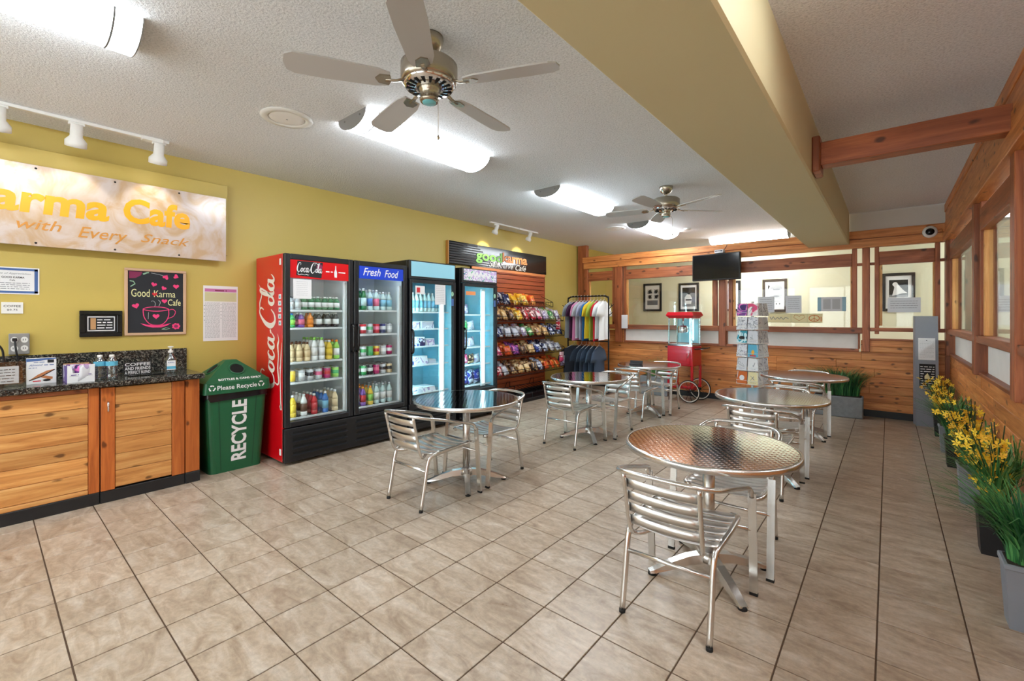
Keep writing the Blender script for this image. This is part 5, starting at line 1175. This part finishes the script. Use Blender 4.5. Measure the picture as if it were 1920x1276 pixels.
bx = thing('kettle_box', None, None); bx.parent = t
for sx in (-1, 1):
    for sy in (-1, 1): MB('aluminium').box(sx*0.195-0.009, sx*0.195+0.009, sy*0.15-0.009, sy*0.15+0.009, 0.935, 1.365, 0.002).build('corner_post', bx)
for sy in (-1, 1): MB('pane_glass').box(-0.186, 0.186, sy*0.15-0.002, sy*0.15+0.002, 0.94, 1.36).build('pane', bx)
for sx in (-1, 1): MB('pane_glass').box(sx*0.195-0.002, sx*0.195+0.002, -0.141, 0.141, 0.94, 1.36).build('pane', bx)
k_ = MB('chrome'); k_.lathe([(0.0,1.12),(0.075,1.12),(0.085,1.14),(0.085,1.22),(0.06,1.24),(0.0,1.245)], 24, (-0.02,0,0)); k_.tube([(-0.02,0,1.24),(-0.02,0,1.37)], 0.012, 8); k_.tube([(0.06,0,1.18),(0.13,0,1.22)], 0.008, 8); k_.build('kettle', bx)
MB('led_soft').box(0.10, 0.13, 0.05, 0.07, 1.0, 1.34).build('warming_lamp', bx); MB('liner_blue').box(-0.18, 0.18, 0.135, 0.14, 0.95, 1.35).build('back_mirror', bx)
r_ = MB('pop_red'); r_.prism([(-w2-0.02,-d2_-0.02),(w2+0.02,-d2_-0.02),(w2+0.02,d2_+0.02),(-w2-0.02,d2_+0.02)], 1.41, 1.465, 2, [(-w2+0.005,-d2_+0.005),(w2-0.005,-d2_+0.005),(w2-0.005,d2_-0.005),(-w2+0.005,d2_-0.005)]); r_.prism([(-0.19,-0.145),(0.19,-0.145),(0.19,0.145),(-0.19,0.145)], 1.36, 1.41, 2, [(-w2-0.02,-d2_-0.02),(w2+0.02,-d2_-0.02),(w2+0.02,d2_+0.02),(-w2-0.02,d2_+0.02)]); r_.build('roof', bx)
for sy in (-1, 1):
    b = MB('dark_rubber'); cx, cz, rr = 0.17, 0.185, 0.175; y = sy*(d2_+0.035)
    wh = thing('wheel', None, None); wh.parent = t
    b.tube([(cx+rr*math.cos(2*math.pi*k/36), y, cz+rr*math.sin(2*math.pi*k/36)) for k in range(36)], 0.009, 8, closed=True); b.build('tyre', wh)
    b = MB('cream_white'); b.tube([(cx+(rr-0.012)*math.cos(2*math.pi*k/36), y, cz+(rr-0.012)*math.sin(2*math.pi*k/36)) for k in range(36)], 0.009, 8, closed=True); b.build('rim', wh)
    b = MB('black_metal')
    for k in range(10): g = 2*math.pi*k/10; b.tube([(cx, y, cz), (cx+rr*math.cos(g), y, cz+rr*math.sin(g))], 0.0035, 6)
    b.tube([(cx, y-0.02, cz), (cx, y+0.02, cz)], 0.02, 10); b.build('spokes', wh)
MB('black_metal').tube([(0.17,-d2_-0.05,0.185),(0.17,d2_+0.05,0.185)], 0.009, 8).build('axle', t)
MB('pop_red').box(-0.2, 0.2, -0.02, 0.02, 0.19, 0.226, 0.004).build('axle_beam', t)
for sx, ln in ((1, 0.16), (-1, 0.07)):
    b = MB('black_metal'); b.tube([(sx*w2, -0.1, 0.86), (sx*(w2+ln), -0.1, 0.885), (sx*(w2+ln), 0.1, 0.885), (sx*w2, 0.1, 0.86)], 0.008, 8); b.build('push_handle', t)
b = MB('chrome'); b.box(w2+0.01, w2+0.14, -0.09, 0.09, 0.862, 0.872, 0.003); b.build('side_tray', t)
MB('dark_rubber').cyl((-0.19,-0.15,0.0),(-0.19,-0.15,0.235), 0.012, 8).build('prop_foot', t); MB('dark_rubber').cyl((-0.19,0.15,0.0),(-0.19,0.15,0.235), 0.012, 8).build('prop_foot', t)

# ------------------------------------------------------------------ television
t = thing('television', 'flat black television hung from the upper cedar beam', 'television', (-2.19, YB-0.14, 2.205), R(-5))
MB('black_plastic').box(-0.385, 0.385, -0.03, 0.03, -0.215, 0.225, 0.008).build('bezel', t); MB('black_gloss').box(-0.368, 0.368, -0.0325, -0.0302, -0.195, 0.21).build('screen', t)
MB('black_metal').box(-0.07, 0.07, 0.03, 0.05, -0.10, 0.20).box(-0.03, 0.03, 0.04, 0.075, 0.1, 0.2).build('bracket', t)
t = thing('media_box', 'small grey and white media box on top of the television', 'box', (-2.13, YB-0.14, 2.434), R(-5))
MB('paper_grey').box(-0.07, 0.07, -0.045, 0.035, 0, 0.055, 0.006).build('case', t); k = Ink(on_back(-0.06, 0.01, -0.045), 'ink_black', 0.001); k.rect(0.005, 0.115, 0.012, 0.03); k.use('paper').rect(0.02, 0.09, 0.016, 0.022, 0.0014); k.build('front_print', t)
b = MB('black_plastic'); b.tube(catmull([(0.06,0.02,0.05),(0.10,0.03,0.12),(0.09,0.06,0.16)], 5), 0.005, 6); b.build('cable', t)

# ------------------------------------------------------------------ card spinner
CX_, CY_ = -1.455, 6.95
t = thing('card_spinner', 'tall white wire spinner rack of greeting cards', 'rack', (CX_, CY_, 0), R(-14))
MB('white_plastic').cyl((0,0,0.0),(0,0,1.60), 0.018, 12).build('pole', t); MB('white_plastic').lathe([(0.0,0.035),(0.03,0.03),(0.22,0.012),(0.225,0.0),(0.0,0.0)], 28).build('base', t)
sp = R(-14)
CARDS = ['card_print','card_print','paper','card_print','paper_grey','paper','ink_sky','ink_orange','paper_warm']
CL = dict(card_print='grey printed', paper='white', paper_grey='pale grey', ink_sky='bright blue', ink_orange='orange', paper_warm='cream', foil_purple='purple', foil_pink='pink and white', foil_teal='teal')
spec = {(5,0,0):'foil_purple',(5,0,1):'foil_pink',(3,0,0):'foil_teal',(2,0,1):'ink_sky',(0,0,0):'ink_orange',(0,0,1):'paper_warm'}
FN = ['front', 'window side', 'rear', 'shirt side']; TR = ['lowest', 'second', 'third', 'fourth', 'fifth', 'top']
for tier in range(6):
    z0 = 0.46+tier*0.188
    b = MB('white_plastic'); q = 0.150
    b.tube([(-q,-q,z0),(q,-q,z0),(q,q,z0),(-q,q,z0)], 0.004, 6, closed=True); b.tube([(-q,-q,z0+0.05),(q,-q,z0+0.05),(q,q,z0+0.05),(-q,q,z0+0.05)], 0.003, 6, closed=True)
    for a in range(4): g = R(45+90*a); b.tube([(0,0,z0+0.02),(q*1.414*math.cos(g),q*1.414*math.sin(g),z0+0.02)], 0.003, 6)
    b.build('pocket_tier', t)
    for face in range(4):
        for col in range(2):
            mt = spec.get((tier, face, col), ['card_print','paper','card_print','paper_grey'][(tier*3+face+col*2) % 4])
            M_ = Matrix.Translation((CX_, CY_, 0)) @ Matrix.Rotation(sp+R(90*face), 4, 'Z') @ Matrix.Translation((-0.075+0.15*col, -0.146, z0+0.004)) @ Matrix.Rotation(R(-7), 4, 'X')
            c = MB(mt); c.box(-0.068, 0.068, -0.006, 0.0, 0.0, 0.168); cd_ = c.build('greeting_card'); cd_.matrix_world = M_
            tag(cd_, '%s greeting card, %s tier of spinner, %s face, %s column' % (CL[mt], TR[tier], FN[face], ('first','second')[col]), 'card', 'greeting cards on the spinner')
            if face < 2:
                k = Ink(frame((-0.068,-0.006,0), (1,0,0), (0,0,1)), 'ink_grey', 0.0008); rr_ = random.Random(tier*9+face*3+col)
                if mt in ('foil_teal',): k.use('ink_black').disc(0.068, 0.07, 0.04, 0.025)
                elif mt == 'ink_sky': k.use('amber').disc(0.068, 0.06, 0.02, 0.035); k.use('ink_red').rect(0.03, 0.11, 0.008, 0.026)
                elif mt == 'ink_orange': k.use('paper').disc(0.068, 0.08, 0.035)
                else: k.line([(rr_.uniform(0.02,0.11), rr_.uniform(0.04,0.13)) for _ in range(5)], 0.005, curve=4); k.scribble(0.03, 0.11, 0.02, 0.008, tier)
                k.build('print', cd_)

# ------------------------------------------------------------------ pictures in the hall, papers on the glass
def hall_pic(label, x0, x1, z0, z1, fm, mode):
    T = on_back(x0, z0, YH); t = picture('framed_photo', label, 'picture', T, x1-x0, z1-z0, 0.045, fm, 'paper', 0.03); W_, H_ = x1-x0, z1-z0
    k = Ink(Matrix.Translation((0,0,0.0136)), 'ink_black', 0.0006)
    if mode == 'grid':
        for a, b_ in ((0.10,0.40),(0.25,0.40),(0.10,0.28),(0.25,0.28)): k.use('art_print').rect(a, a+0.11, b_, b_+0.10); k.use('ink_black').disc(a+0.055, b_+0.05, 0.035, 0.04, h=0.001)
        k.use('ink_grey').rect(0.09, W_-0.09, 0.14, 0.25); k.use('ink_black')
        for i in range(4): k.scribble(0.10, W_-0.10, 0.15+0.025*i, 0.014, i, 0.001)
    elif mode == 'person':
        k.use('ink_grey').rect(0.08, W_-0.08, 0.10, H_-0.10); k.use('ink_black').rect(0.08, W_-0.08, H_-0.22, H_-0.10, 0.0009); k.use('paper').poly([(0.13,0.16),(0.13,0.30),(0.18,0.37),(0.25,0.36),(0.29,0.28),(0.27,0.16)], 0.0012); k.use('ink_black').disc(0.22, 0.41, 0.035, 0.045, h=0.0014); k.rect(0.15, 0.28, 0.235, 0.26, 0.0015)
    elif mode == 'face':
        k.use('ink_lgrey').poly([(0.12,0.30),(0.14,0.48),(0.24,0.54),(0.33,0.50),(0.35,0.34),(0.30,0.24),(0.18,0.24)]); k.use('ink_grey').rect(0.18, 0.30, 0.42, 0.445, 0.001); k.disc(0.24, 0.30, 0.05, 0.02, h=0.001); k.use('ink_black').poly([(0.09,0.42),(0.13,0.50),(0.10,0.53)], 0.0012)
        for i in range(4): k.rect(0.12+i*0.055, 0.14+i*0.055, 0.14, 0.17, 0.001)
        k.scribble(0.10, 0.34, 0.20, 0.012, 3, 0.001)
    elif mode == 'panels':
        for i in range(3): k.use('ink_grey').rect(0.09, W_-0.09, 0.10+i*0.15, 0.22+i*0.15); k.use('ink_black').disc(W_/2, 0.16+i*0.15, 0.045, 0.035, h=0.001)
    else:
        k.use('ink_black').rect(0.09, W_-0.09, 0.24, 0.53); k.use('paper').poly([(0.13,0.26),(0.16,0.40),(0.14,0.47),(0.20,0.46),(0.27,0.36),(0.33,0.30),(0.26,0.30)], 0.001); k.disc(0.17, 0.455, 0.035, h=0.0012); k.use('ink_grey').rect(0.09, W_-0.09, 0.24, 0.28, 0.0009); k.use('ink_black').rect(0.09, 0.20, 0.195, 0.22); k.scribble(0.22, 0.32, 0.20, 0.012, 2)
    k.build('photo', t)
hall_pic('black framed sheet of small portraits in the hall by the cart', -4.381, -3.949, 1.509, 2.148, 'black_plastic', 'grid')
hall_pic('black framed photograph of a standing player above the popcorn cart', -3.563, -3.128, 1.504, 2.122, 'black_plastic', 'person')
hall_pic('black framed photo strip half hidden by the timber post', -2.62, -2.307, 1.498, 2.121, 'black_plastic', 'panels')
hall_pic('brown framed face portrait behind the card spinner', -1.911, -1.492, 1.482, 2.119, 'frame_brown', 'face')
hall_pic('wide black framed action photograph in the bay by the grey pillar', -0.084, 0.339, 1.480, 2.125, 'black_plastic', 'action')
def taped(name, label, cat, x0, x1, z0, z1, mat, fn=None):
    T = on_back(x0, z0, YB+0.0255); t = thing(name, label, cat); t.matrix_world = T; MB(mat).box(0, x1-x0, 0, z1-z0, 0.0, 0.0015).build('sheet', t)
    k = Ink(Matrix.Translation((0,0,0.0015)), 'ink_grey', 0.0006); (fn or (lambda k, w_, h_: [k.scribble(0.03, w_-0.03, h_-0.05-i*0.03, 0.01, i+int(x0*50)) for i in range(int(h_/0.03)-2)]))(k, x1-x0, z1-z0); k.build('print', t)
taped('notice', 'grey notice taped to the glass behind the card spinner', 'notice', -1.60, -1.37, 1.455, 1.705, 'paper_grey'); taped('notice', 'grey typed notice taped to the glass beside the face portrait', 'notice', -1.217, -1.009, 1.445, 1.711, 'paper_grey')
def sky(k, w_, h_): k.use('pale_blue').rect(0, 0.045, 0, h_); k.rect(w_-0.045, w_, 0, h_); k.use('ink_lgrey').rect(0.07, 0.16, 0.03, h_-0.03); k.rect(0.18, w_-0.07, 0.03, h_-0.03)
taped('notice', 'pale blue wide notice taped to the middle of the long glass bay', 'notice', -0.809, -0.467, 1.469, 1.676, 'paper_grey', sky); taped('notice', 'grey wide notice taped across the action photograph glass', 'notice', -0.011, 0.327, 1.449, 1.647, 'paper_grey')
def banner(k, w_, h_):
    k.use('ink_olive'); k.rect(0, w_, h_-0.008, h_); k.rect(0, w_, 0, 0.008); k.rect(0.31, 0.316, 0, h_); k.rect(0.52, 0.526, 0, h_)
    k.use('ink_grey').line([(0.03,0.09),(0.05,0.05),(0.075,0.09),(0.10,0.05),(0.13,0.08),(0.16,0.055),(0.18,0.085),(0.21,0.05),(0.24,0.08),(0.28,0.06)], 0.008, curve=4)
    k.use('amber_dark').line([(0.42,0.03),(0.35,0.08),(0.36,0.115),(0.40,0.115),(0.42,0.09),(0.44,0.115),(0.48,0.115),(0.49,0.08)], 0.007, closed=True)
    k.use('ink_orange').line([(0.61+0.065*math.cos(2*math.pi*i/20), 0.068+0.045*math.sin(2*math.pi*i/20)) for i in range(20)], 0.010, closed=True); k.line([(0.61,0.02),(0.61,0.115)], 0.008); k.line([(0.565,0.04),(0.61,0.068),(0.655,0.04)], 0.008); k.rect(0.69, 0.70, 0.02, 0.09)
taped('banner', 'cream paper banner with heart and peace sign along the glass sill', 'banner', -1.46, -0.745, 1.297, 1.435, 'paper_warm', banner)
T = on_back(1.27, 1.26, YH); t = thing('wall_poster', 'tall white paper poster seen through the window wall', 'poster'); t.matrix_world = T; MB('paper').box(0, 0.17, 0, 0.62, 0, 0.004).build('sheet', t)
k = Ink(Matrix.Translation((0,0,0.004)), 'ink_lgrey', 0.0008); k.rect(0.0, 0.17, 0.22, 0.235); k.line([(0.085,0.05),(0.03,0.11),(0.06,0.16),(0.085,0.13),(0.11,0.16),(0.14,0.11)], 0.008, closed=True); k.build('print', t)
t = picture('framed_notice', 'grey framed notice seen through the window wall beside the poster', 'picture', on_back(1.02, 1.55, YH), 0.17, 0.52, 0.02, 'paper_grey', 'ink_grey', 0.02)
# ------------------------------------------------------------------ tables and chairs
def make_table():
    t = thing('round_table', '', 'table')
    tt = 0.70; r = 0.44
    MB('engraved_steel').lathe([(0.0,tt-0.018),(r-0.03,tt-0.018),(r-0.012,tt-0.012),(r-0.012,tt-0.002),(r-0.018,tt),(0.0,tt)], 72, smooth=False).build('table_top', t)
    m = MB('aluminium'); m.lathe([(r-0.013,tt+0.001),(r-0.004,tt+0.001),(r,tt-0.006),(r,tt-0.026),(r-0.004,tt-0.030),(r-0.013,tt-0.028)], 72, caps=False); m.build('rim_band', t)
    MB('aluminium').lathe([(0.031,0.09),(0.031,tt-0.03)], 24).build('column', t); MB('aluminium').lathe([(0.0,tt-0.04),(0.12,tt-0.036),(0.12,tt-0.02)], 24).build('top_plate', t)
    MB('aluminium').lathe([(0.0,0.06),(0.055,0.065),(0.052,0.10),(0.034,0.115)], 24).build('hub', t)
    for k in range(4):
        g = R(45+90*k); b = MB('aluminium'); b.T = Matrix.Rotation(g, 4, 'Z')
        prof = [(0.03,0.108),(0.12,0.098),(0.22,0.068),(0.31,0.030),(0.335,0.022)]
        vs, fs = [], []
        for i, (x, z) in enumerate(prof):
            wv = 0.030-0.008*i/4; lo = max(0.014, z-0.05+0.006*i)
            vs += [(x,-wv,lo),(x,wv,lo),(x,wv*0.8,z),(x,-wv*0.8,z)]
        for i in range(4):
            for q in range(4): fs.append((i*4+q, i*4+(q+1) % 4, (i+1)*4+(q+1) % 4, (i+1)*4+q))
        fs += [(0,3,2,1), (16,17,18,19)]; b._add(vs, fs, False); b.fix = True; ft = b.build('foot', t)
        p = MB('dark_rubber'); p.T = Matrix.Rotation(g, 4, 'Z'); p.lathe([(0.0,0.0),(0.022,0.0),(0.02,0.02),(0.0,0.02)], 12, (0.318,0,0)); p.build('glide', ft)
    return t
def make_chair():
    t = thing('bistro_chair', '', 'chair')
    # top rail and armrests in one bent tube
    A_ = [(0.262,0.222,0.505),(0.258,0.205,0.545),(0.252,0.165,0.565),(0.246,0.06,0.592),(0.240,-0.10,0.635),(0.226,-0.235,0.665),(0.175,-0.305,0.682),(0.09,-0.328,0.688),(0,-0.334,0.690)]
    pts = A_ + [(-x, y, z) for x, y, z in A_[-2::-1]]
    MB('aluminium').tube(catmull(pts, 3), 0.0135, 8, flat=0.8).build('arm_rail', t)
    for s in (-1, 1):
        # flat front leg
        m = MB('aluminium'); prof = [(0.262,0.222,0.525),(0.262,0.235,0.40),(0.262,0.25,0.20),(0.262,0.268,0.012)]; vs, fs = [], []
        for i, (x, y, z) in enumerate(prof):
            for dx, dy in ((-0.018,-0.008),(0.018,-0.008),(0.018,0.008),(-0.018,0.008)): vs.append((s*(x+dx), y+dy, z))
        for i in range(3):
            for q in range(4): fs.append((i*4+q, i*4+(q+1) % 4, (i+1)*4+(q+1) % 4, (i+1)*4+q))
        fs += [(0,3,2,1),(12,13,14,15)]; m._add(vs, fs, False); m.fix = True; lg = m.build('front_leg', t)
        MB('dark_rubber').box(s*0.262-0.019, s*0.262+0.019, 0.259, 0.277, 0.0, 0.014).build('glide', lg)
        # seat side tube running down into the rear leg
        q = [(s*0.17,0.215,0.395),(s*0.205,0.19,0.40),(s*0.212,0.05,0.398),(s*0.205,-0.12,0.388),(s*0.197,-0.178,0.370),(s*0.196,-0.205,0.32),(s*0.196,-0.235,0.16),(s*0.196,-0.265,0.012)]
        lg = MB('aluminium').tube(catmull(q, 3), 0.014, 8).build('rear_leg', t); MB('dark_rubber').lathe([(0.0,0.0),(0.015,0.0),(0.015,0.016),(0.0,0.016)], 10, (s*0.196,-0.265,0)).build('glide', lg)
        MB('aluminium').tube(catmull([(s*0.168,-0.312,0.676),(s*0.166,-0.285,0.56),(s*0.164,-0.255,0.43),(s*0.158,-0.225,0.375),(s*0.13,-0.185,0.365),(s*0.10,-0.14,0.372)], 4), 0.0105, 8).build('back_post', t)
    MB('aluminium').tube([(-0.255,0.24,0.335),(0.255,0.24,0.335)], 0.009, 8).build('front_stretcher', t); MB('aluminium').tube([(-0.196,-0.215,0.275),(0.196,-0.215,0.275)], 0.010, 8).build('rear_stretcher', t)
    for i, z in enumerate((0.630, 0.570, 0.510, 0.450)):
        yb = -0.302+0.235*(0.665-z)*1.0; hh = 0.0215; vs, fs = [], []; n = 9
        for k in range(n):
            u = -1+2*k/(n-1); x = 0.160*u; y = yb-0.020*(1-u*u)
            for dy, dz in ((-0.002,-hh),(0.002,-hh),(0.002,hh),(-0.002,hh)): vs.append((x, y+dy-dz*0.22, z+dz))
        for k in range(n-1):
            for q in range(4): fs.append((k*4+q, k*4+(q+1) % 4, (k+1)*4+(q+1) % 4, (k+1)*4+q))
        fs += [(0,3,2,1), tuple((n-1)*4+q for q in range(4))]; m = MB('aluminium_slat'); m._add(vs, fs, True); m.fix = True; m.build('back_slat', t)
    for i in range(6):
        y = -0.155+i*0.068; vs, fs = [], []; n = 11; hw = 0.0265
        for k in range(n):
            u = -1+2*k/(n-1); x = 0.205*u; z = 0.400-0.022*(1-u*u)*(1.0-0.25*(i/5)) + 0.008*(i/5)
            for dy, dz in ((-hw,-0.002),(hw,-0.002),(hw,0.002),(-hw,0.002)): vs.append((x, y+dy, z+dz))
        for k in range(n-1):
            for q in range(4): fs.append((k*4+q, k*4+(q+1) % 4, (k+1)*4+(q+1) % 4, (k+1)*4+q))
        fs += [(0,3,2,1), tuple((n-1)*4+q for q in range(4))]; m = MB('aluminium_slat'); m._add(vs, fs, True); m.fix = True; m.build('seat_slat', t)
    return t
TB = [((-2.745,2.665), 'round steel cafe table closest to the drink coolers'), ((-2.66,4.55), 'round steel cafe table in front of the shirt rack'), ((-2.655,6.24), 'round steel cafe table in front of the popcorn cart'),
      ((-0.755,2.575), 'large looking round steel cafe table closest to the viewer'), ((-0.80,4.48), 'middle round steel cafe table of the row by the walkway'), ((-0.775,6.26), 'round steel cafe table beside the long grass planter')]
t0 = make_table()
for i, ((x, y), lb) in enumerate(TB):
    t = t0 if i == 0 else copy_tree(t0); t.location = (x, y, 0); t.rotation_euler = (0, 0, R((3, -2, 4, -1, 2, 0)[i])); t['label'] = lb; t['group'] = 'round steel cafe tables'
CH = [((-2.745,2.29), 0, 'aluminium armchair with its back to the viewer at the cooler table'), ((-2.765,2.935), 180, 'aluminium armchair on the far side of the cooler table'),
      ((-2.70,4.26), 0, 'aluminium armchair with its back to the viewer at the shirt rack table'), ((-2.625,4.91), 178, 'aluminium armchair on the far side of the shirt rack table'),
      ((-2.69,5.93), -2, 'aluminium armchair with its back to the viewer at the popcorn table'), ((-2.62,6.54), 180, 'aluminium armchair on the far side of the popcorn table'),
      ((-0.775,2.23), 1, 'aluminium armchair closest to the viewer with slatted back'), ((-0.74,2.955), 180, 'aluminium armchair pushed under the far side of the closest table'),
      ((-0.815,4.165), 0, 'aluminium armchair with back turned at the middle walkway table'), ((-0.80,4.845), 180, 'aluminium armchair on the far side of the middle walkway table'),
      ((-0.815,5.955), 0, 'aluminium armchair with back turned at the grass planter table'), ((-0.79,6.60), 180, 'aluminium armchair on the far side of the grass planter table')]
c0 = make_chair()
for i, ((x, y), a, lb) in enumerate(CH):
    c = c0 if i == 0 else copy_tree(c0); c.location = (x, y, 0); c.rotation_euler = (0, 0, R(a)); c['label'] = lb; c['group'] = 'aluminium slatted armchairs'
t = thing('flyer_holder', 'small black flyer holder lying on the popcorn cart table', 'holder', (-2.80, 6.12, 0.702), R(15))
MB('black_plastic').box(-0.09, 0.09, -0.05, 0.05, 0.0, 0.012, 0.003).build('tray', t); MB('black_plastic').box(-0.09, 0.09, 0.04, 0.05, 0.012, 0.05, 0.002).build('back_lip', t)
# ------------------------------------------------------------------ plants
def grass(t, n, r, hgt, spread, mats, seed, z0, sx=1.0, sy=1.0, wid=0.006, xm=9, ym=9):
    rnd = random.Random(seed); ms = {m: MB(m) for m in mats}
    for i in range(n):
        m = ms[rnd.choice(mats)]; a = rnd.uniform(0, 2*math.pi); q = r*math.sqrt(rnd.random()); x0, y0 = q*math.cos(a)*sx, q*math.sin(a)*sy
        h = hgt*rnd.uniform(0.6, 1.05); a2 = a+rnd.uniform(-0.8, 0.8); out = spread*rnd.uniform(0.2, 1.0)*h; w_ = wid*rnd.uniform(0.7, 1.3)
        dx, dy = math.cos(a2), math.sin(a2); px, py = -dy*w_, dx*w_; vs = []
        for k in range(5):
            s = k/4; d = out*s**2; z = z0+h*(s-0.35*spread*s**3*rnd.uniform(0.6, 1.2)); ww = 1-0.85*s
            vs += [(x0+dx*d+px*ww, y0+dy*d+py*ww, z), (x0+dx*d-px*ww, y0+dy*d-py*ww, z)]
        vs = [(min(a, xm-0.01*rnd.random()), min(b, ym-0.01*rnd.random()), max(c, 0.004)) for a, b, c in vs]      # blades press against the wall instead of passing through it
        m._add(vs, [(2*k, 2*k+1, 2*k+3, 2*k+2) for k in range(4)], True)
    for nm, m in ms.items():
        if m.v: tag(m.build('grass_blades', t), kind='stuff')
def flowers(t, n, hgt, r, seed, z0, lean=(0, 0), per=7):
    rnd = random.Random(seed)
    for i in range(n):
        a = rnd.uniform(0, 2*math.pi); q = r*rnd.uniform(0.2, 1); x0, y0 = 0.03*math.cos(a), 0.03*math.sin(a); h = hgt*rnd.uniform(0.75, 1.05); x1, y1 = min(q*math.cos(a)+lean[0], 0.06), q*math.sin(a)+lean[1]
        st = [(x0, y0, z0), ((x0+x1)/2*0.8, (y0+y1)/2*0.8, z0+h*0.55), (x1, y1, z0+h)]; P = catmull(st, 5); sm = MB('stem_dark').tube(P, 0.003, 5); so = sm.build('flower_stem', t)
        m = MB('petal'); 
        for j in range(per):
            s = 0.35+0.65*j/per; c = P[min(len(P)-1, int(s*(len(P)-1)))]; m.use('petal' if rnd.random() < 0.7 else 'petal_b'); ox, oy, oz = (rnd.uniform(-0.035, 0.03) for _ in range(3)); b0 = rnd.uniform(0, 6)
            for k in range(5):
                if k == 0: nrm = Vector((rnd.uniform(-1, 0.3), rnd.uniform(-1, 0.3), rnd.uniform(0.0, 0.9))).normalized(); ua = nrm.orthogonal().normalized(); ub = nrm.cross(ua)
                g = b0+2*math.pi*k/5; cc = Vector((c[0]+ox, c[1]+oy, c[2]+oz)); e = rnd.uniform(0.020, 0.032); lift = nrm*rnd.uniform(0.0, 0.012)
                D = lambda q, s: tuple(cc+(ua*math.cos(q)+ub*math.sin(q))*e*s+lift*s)
                m._add([tuple(cc), D(g-0.45, 0.6), D(g, 1.0), D(g+0.45, 0.6)], [(0,1,2,3)], True)
        tag(m.build('blossom', so), kind='stuff')
def pot(t, mat, w=0.15, h=0.26):
    P = MB(mat); a, b = w*0.40, w*0.5
    P.prism([(-a,-a),(a,-a),(a,a),(-a,a)], 0.0, h, 2, [(-b,-b),(b,-b),(b,b),(-b,b)]); P.build('pot', t)
    MB(mat).box(-b-0.006, b+0.006, -b-0.006, b+0.006, h-0.012, h+0.012, 0.004).build('pot_rim', t); MB('soil').box(-b+0.008, b-0.008, -b+0.008, b-0.008, h+0.006, h+0.014).build('soil', t)
G1, G2 = ['leaf_a','leaf_b','leaf_c'], ['leaf_b','leaf_d','leaf_a']
ROW = [(0.475, 7.22, 'pot_black', 'flower', 'black planter of yellow flowers beside the grey pillar', 0.30), (0.475, 6.42, 'pot_grey', 'flower', 'small grey planter of yellow flowers second from the grey pillar', 0.26), (0.478, 5.84, 'pot_black', 'grass', 'black planter of drooping green grass between the flower pots', 0.27),
       (0.475, 4.78, 'pot_grey', 'flower', 'grey planter of tall yellow flowers in the middle of the row', 0.28), (0.478, 3.86, 'pot_black', 'flower', 'black planter with sprays of yellow flowers and grass', 0.28), (0.475, 3.03, 'pot_grey', 'grass', 'grey planter of long green grass closest to the viewer', 0.28)]
for i, (x, y, pm, kd, lb, h) in enumerate(ROW):
    t = thing('planter', lb, 'planter', (x, y, 0), 0, 'planters along the window wall'); pot(t, pm, 0.15, h)
    if kd == 'grass': grass(t, 420, 0.06, 0.46, 0.95, G1, 40+i, h, wid=0.006, xm=0.10)
    else: grass(t, 200, 0.055, 0.40, 0.75, G2, 40+i, h, wid=0.006, xm=0.10); flowers(t, 18, 0.48 if i > 2 else 0.40, 0.15, 60+i, h, lean=(-0.06, -0.03))
    if i == 4: grass(t, 160, 0.05, 0.5, 0.9, G2, 77, h, wid=0.006, xm=0.10)
t = thing('stone_planter', 'long grey stone trough of green grass against the cedar wall', 'planter', (-0.545, 7.80, 0))
b = MB('stone_grey'); b.box(-0.28, 0.28, -0.12, 0.12, 0.0, 0.285, 0.01); b.build('trough', t); MB('soil').box(-0.26, 0.26, -0.10, 0.10, 0.285, 0.292).build('soil', t)
grass(t, 620, 0.22, 0.50, 0.85, G1, 91, 0.29, 1.1, 0.35, 0.006, ym=0.18)
t = thing('small_planter', 'low grey planter of green grass hidden behind the popcorn table', 'planter', (-3.19, 7.78, 0))
MB('stone_grey').box(-0.25, 0.25, -0.10, 0.10, 0.0, 0.33, 0.01).build('trough', t); MB('soil').box(-0.23, 0.23, -0.08, 0.08, 0.33, 0.336).build('soil', t); grass(t, 240, 0.2, 0.36, 0.6, G2, 93, 0.333, 1.0, 0.35, 0.005, ym=0.2)
# ------------------------------------------------------------------ grey pillar stand
t = thing('notice_pillar', 'tall sloping grey pillar stand with two posted notices', 'stand', (0.367, 7.80, 0), R(8))
b = MB('pillar_grey'); b.prism([(-0.11,-0.085),(0.11,-0.085),(0.11,0.08),(-0.11,0.08)], 0.0, 1.398, 2, [(-0.11,-0.02),(0.11,-0.02),(0.11,0.08),(-0.11,0.08)]); b.build('column', t)
Tn = frame((-0.11,-0.085,0.0), (1,0,0), (0,0.065,1.398))
k = Ink(Tn, 'paper', 0.0016); k.rect(0.028, 0.19, 0.84, 1.12); k.use('ink_lgrey')
for i in range(14): k.scribble(0.04, 0.178, 1.08-i*0.016, 0.007, i+130, 0.002)
k.use('ink_black').disc(0.109, 1.09, 0.006, n=8, h=0.002); k.build('white_notice', t)
k = Ink(Tn, 'ink_black', 0.0016); k.rect(0.036, 0.19, 0.50, 0.79); k.use('paper')
for i in range(9):
    if 2 < i < 6: k.scribble(0.046, 0.078, 0.75-i*0.03, 0.018, i+160, 0.002); k.scribble(0.148, 0.18, 0.75-i*0.03, 0.018, i+190, 0.002)
    else: k.scribble(0.046, 0.18, 0.75-i*0.03, 0.018, i+160, 0.002)
k.use('paper_warm').poly([(0.085,0.60),(0.14,0.60),(0.14,0.635),(0.1125,0.675),(0.085,0.635)], 0.0022); k.build('black_notice', t)
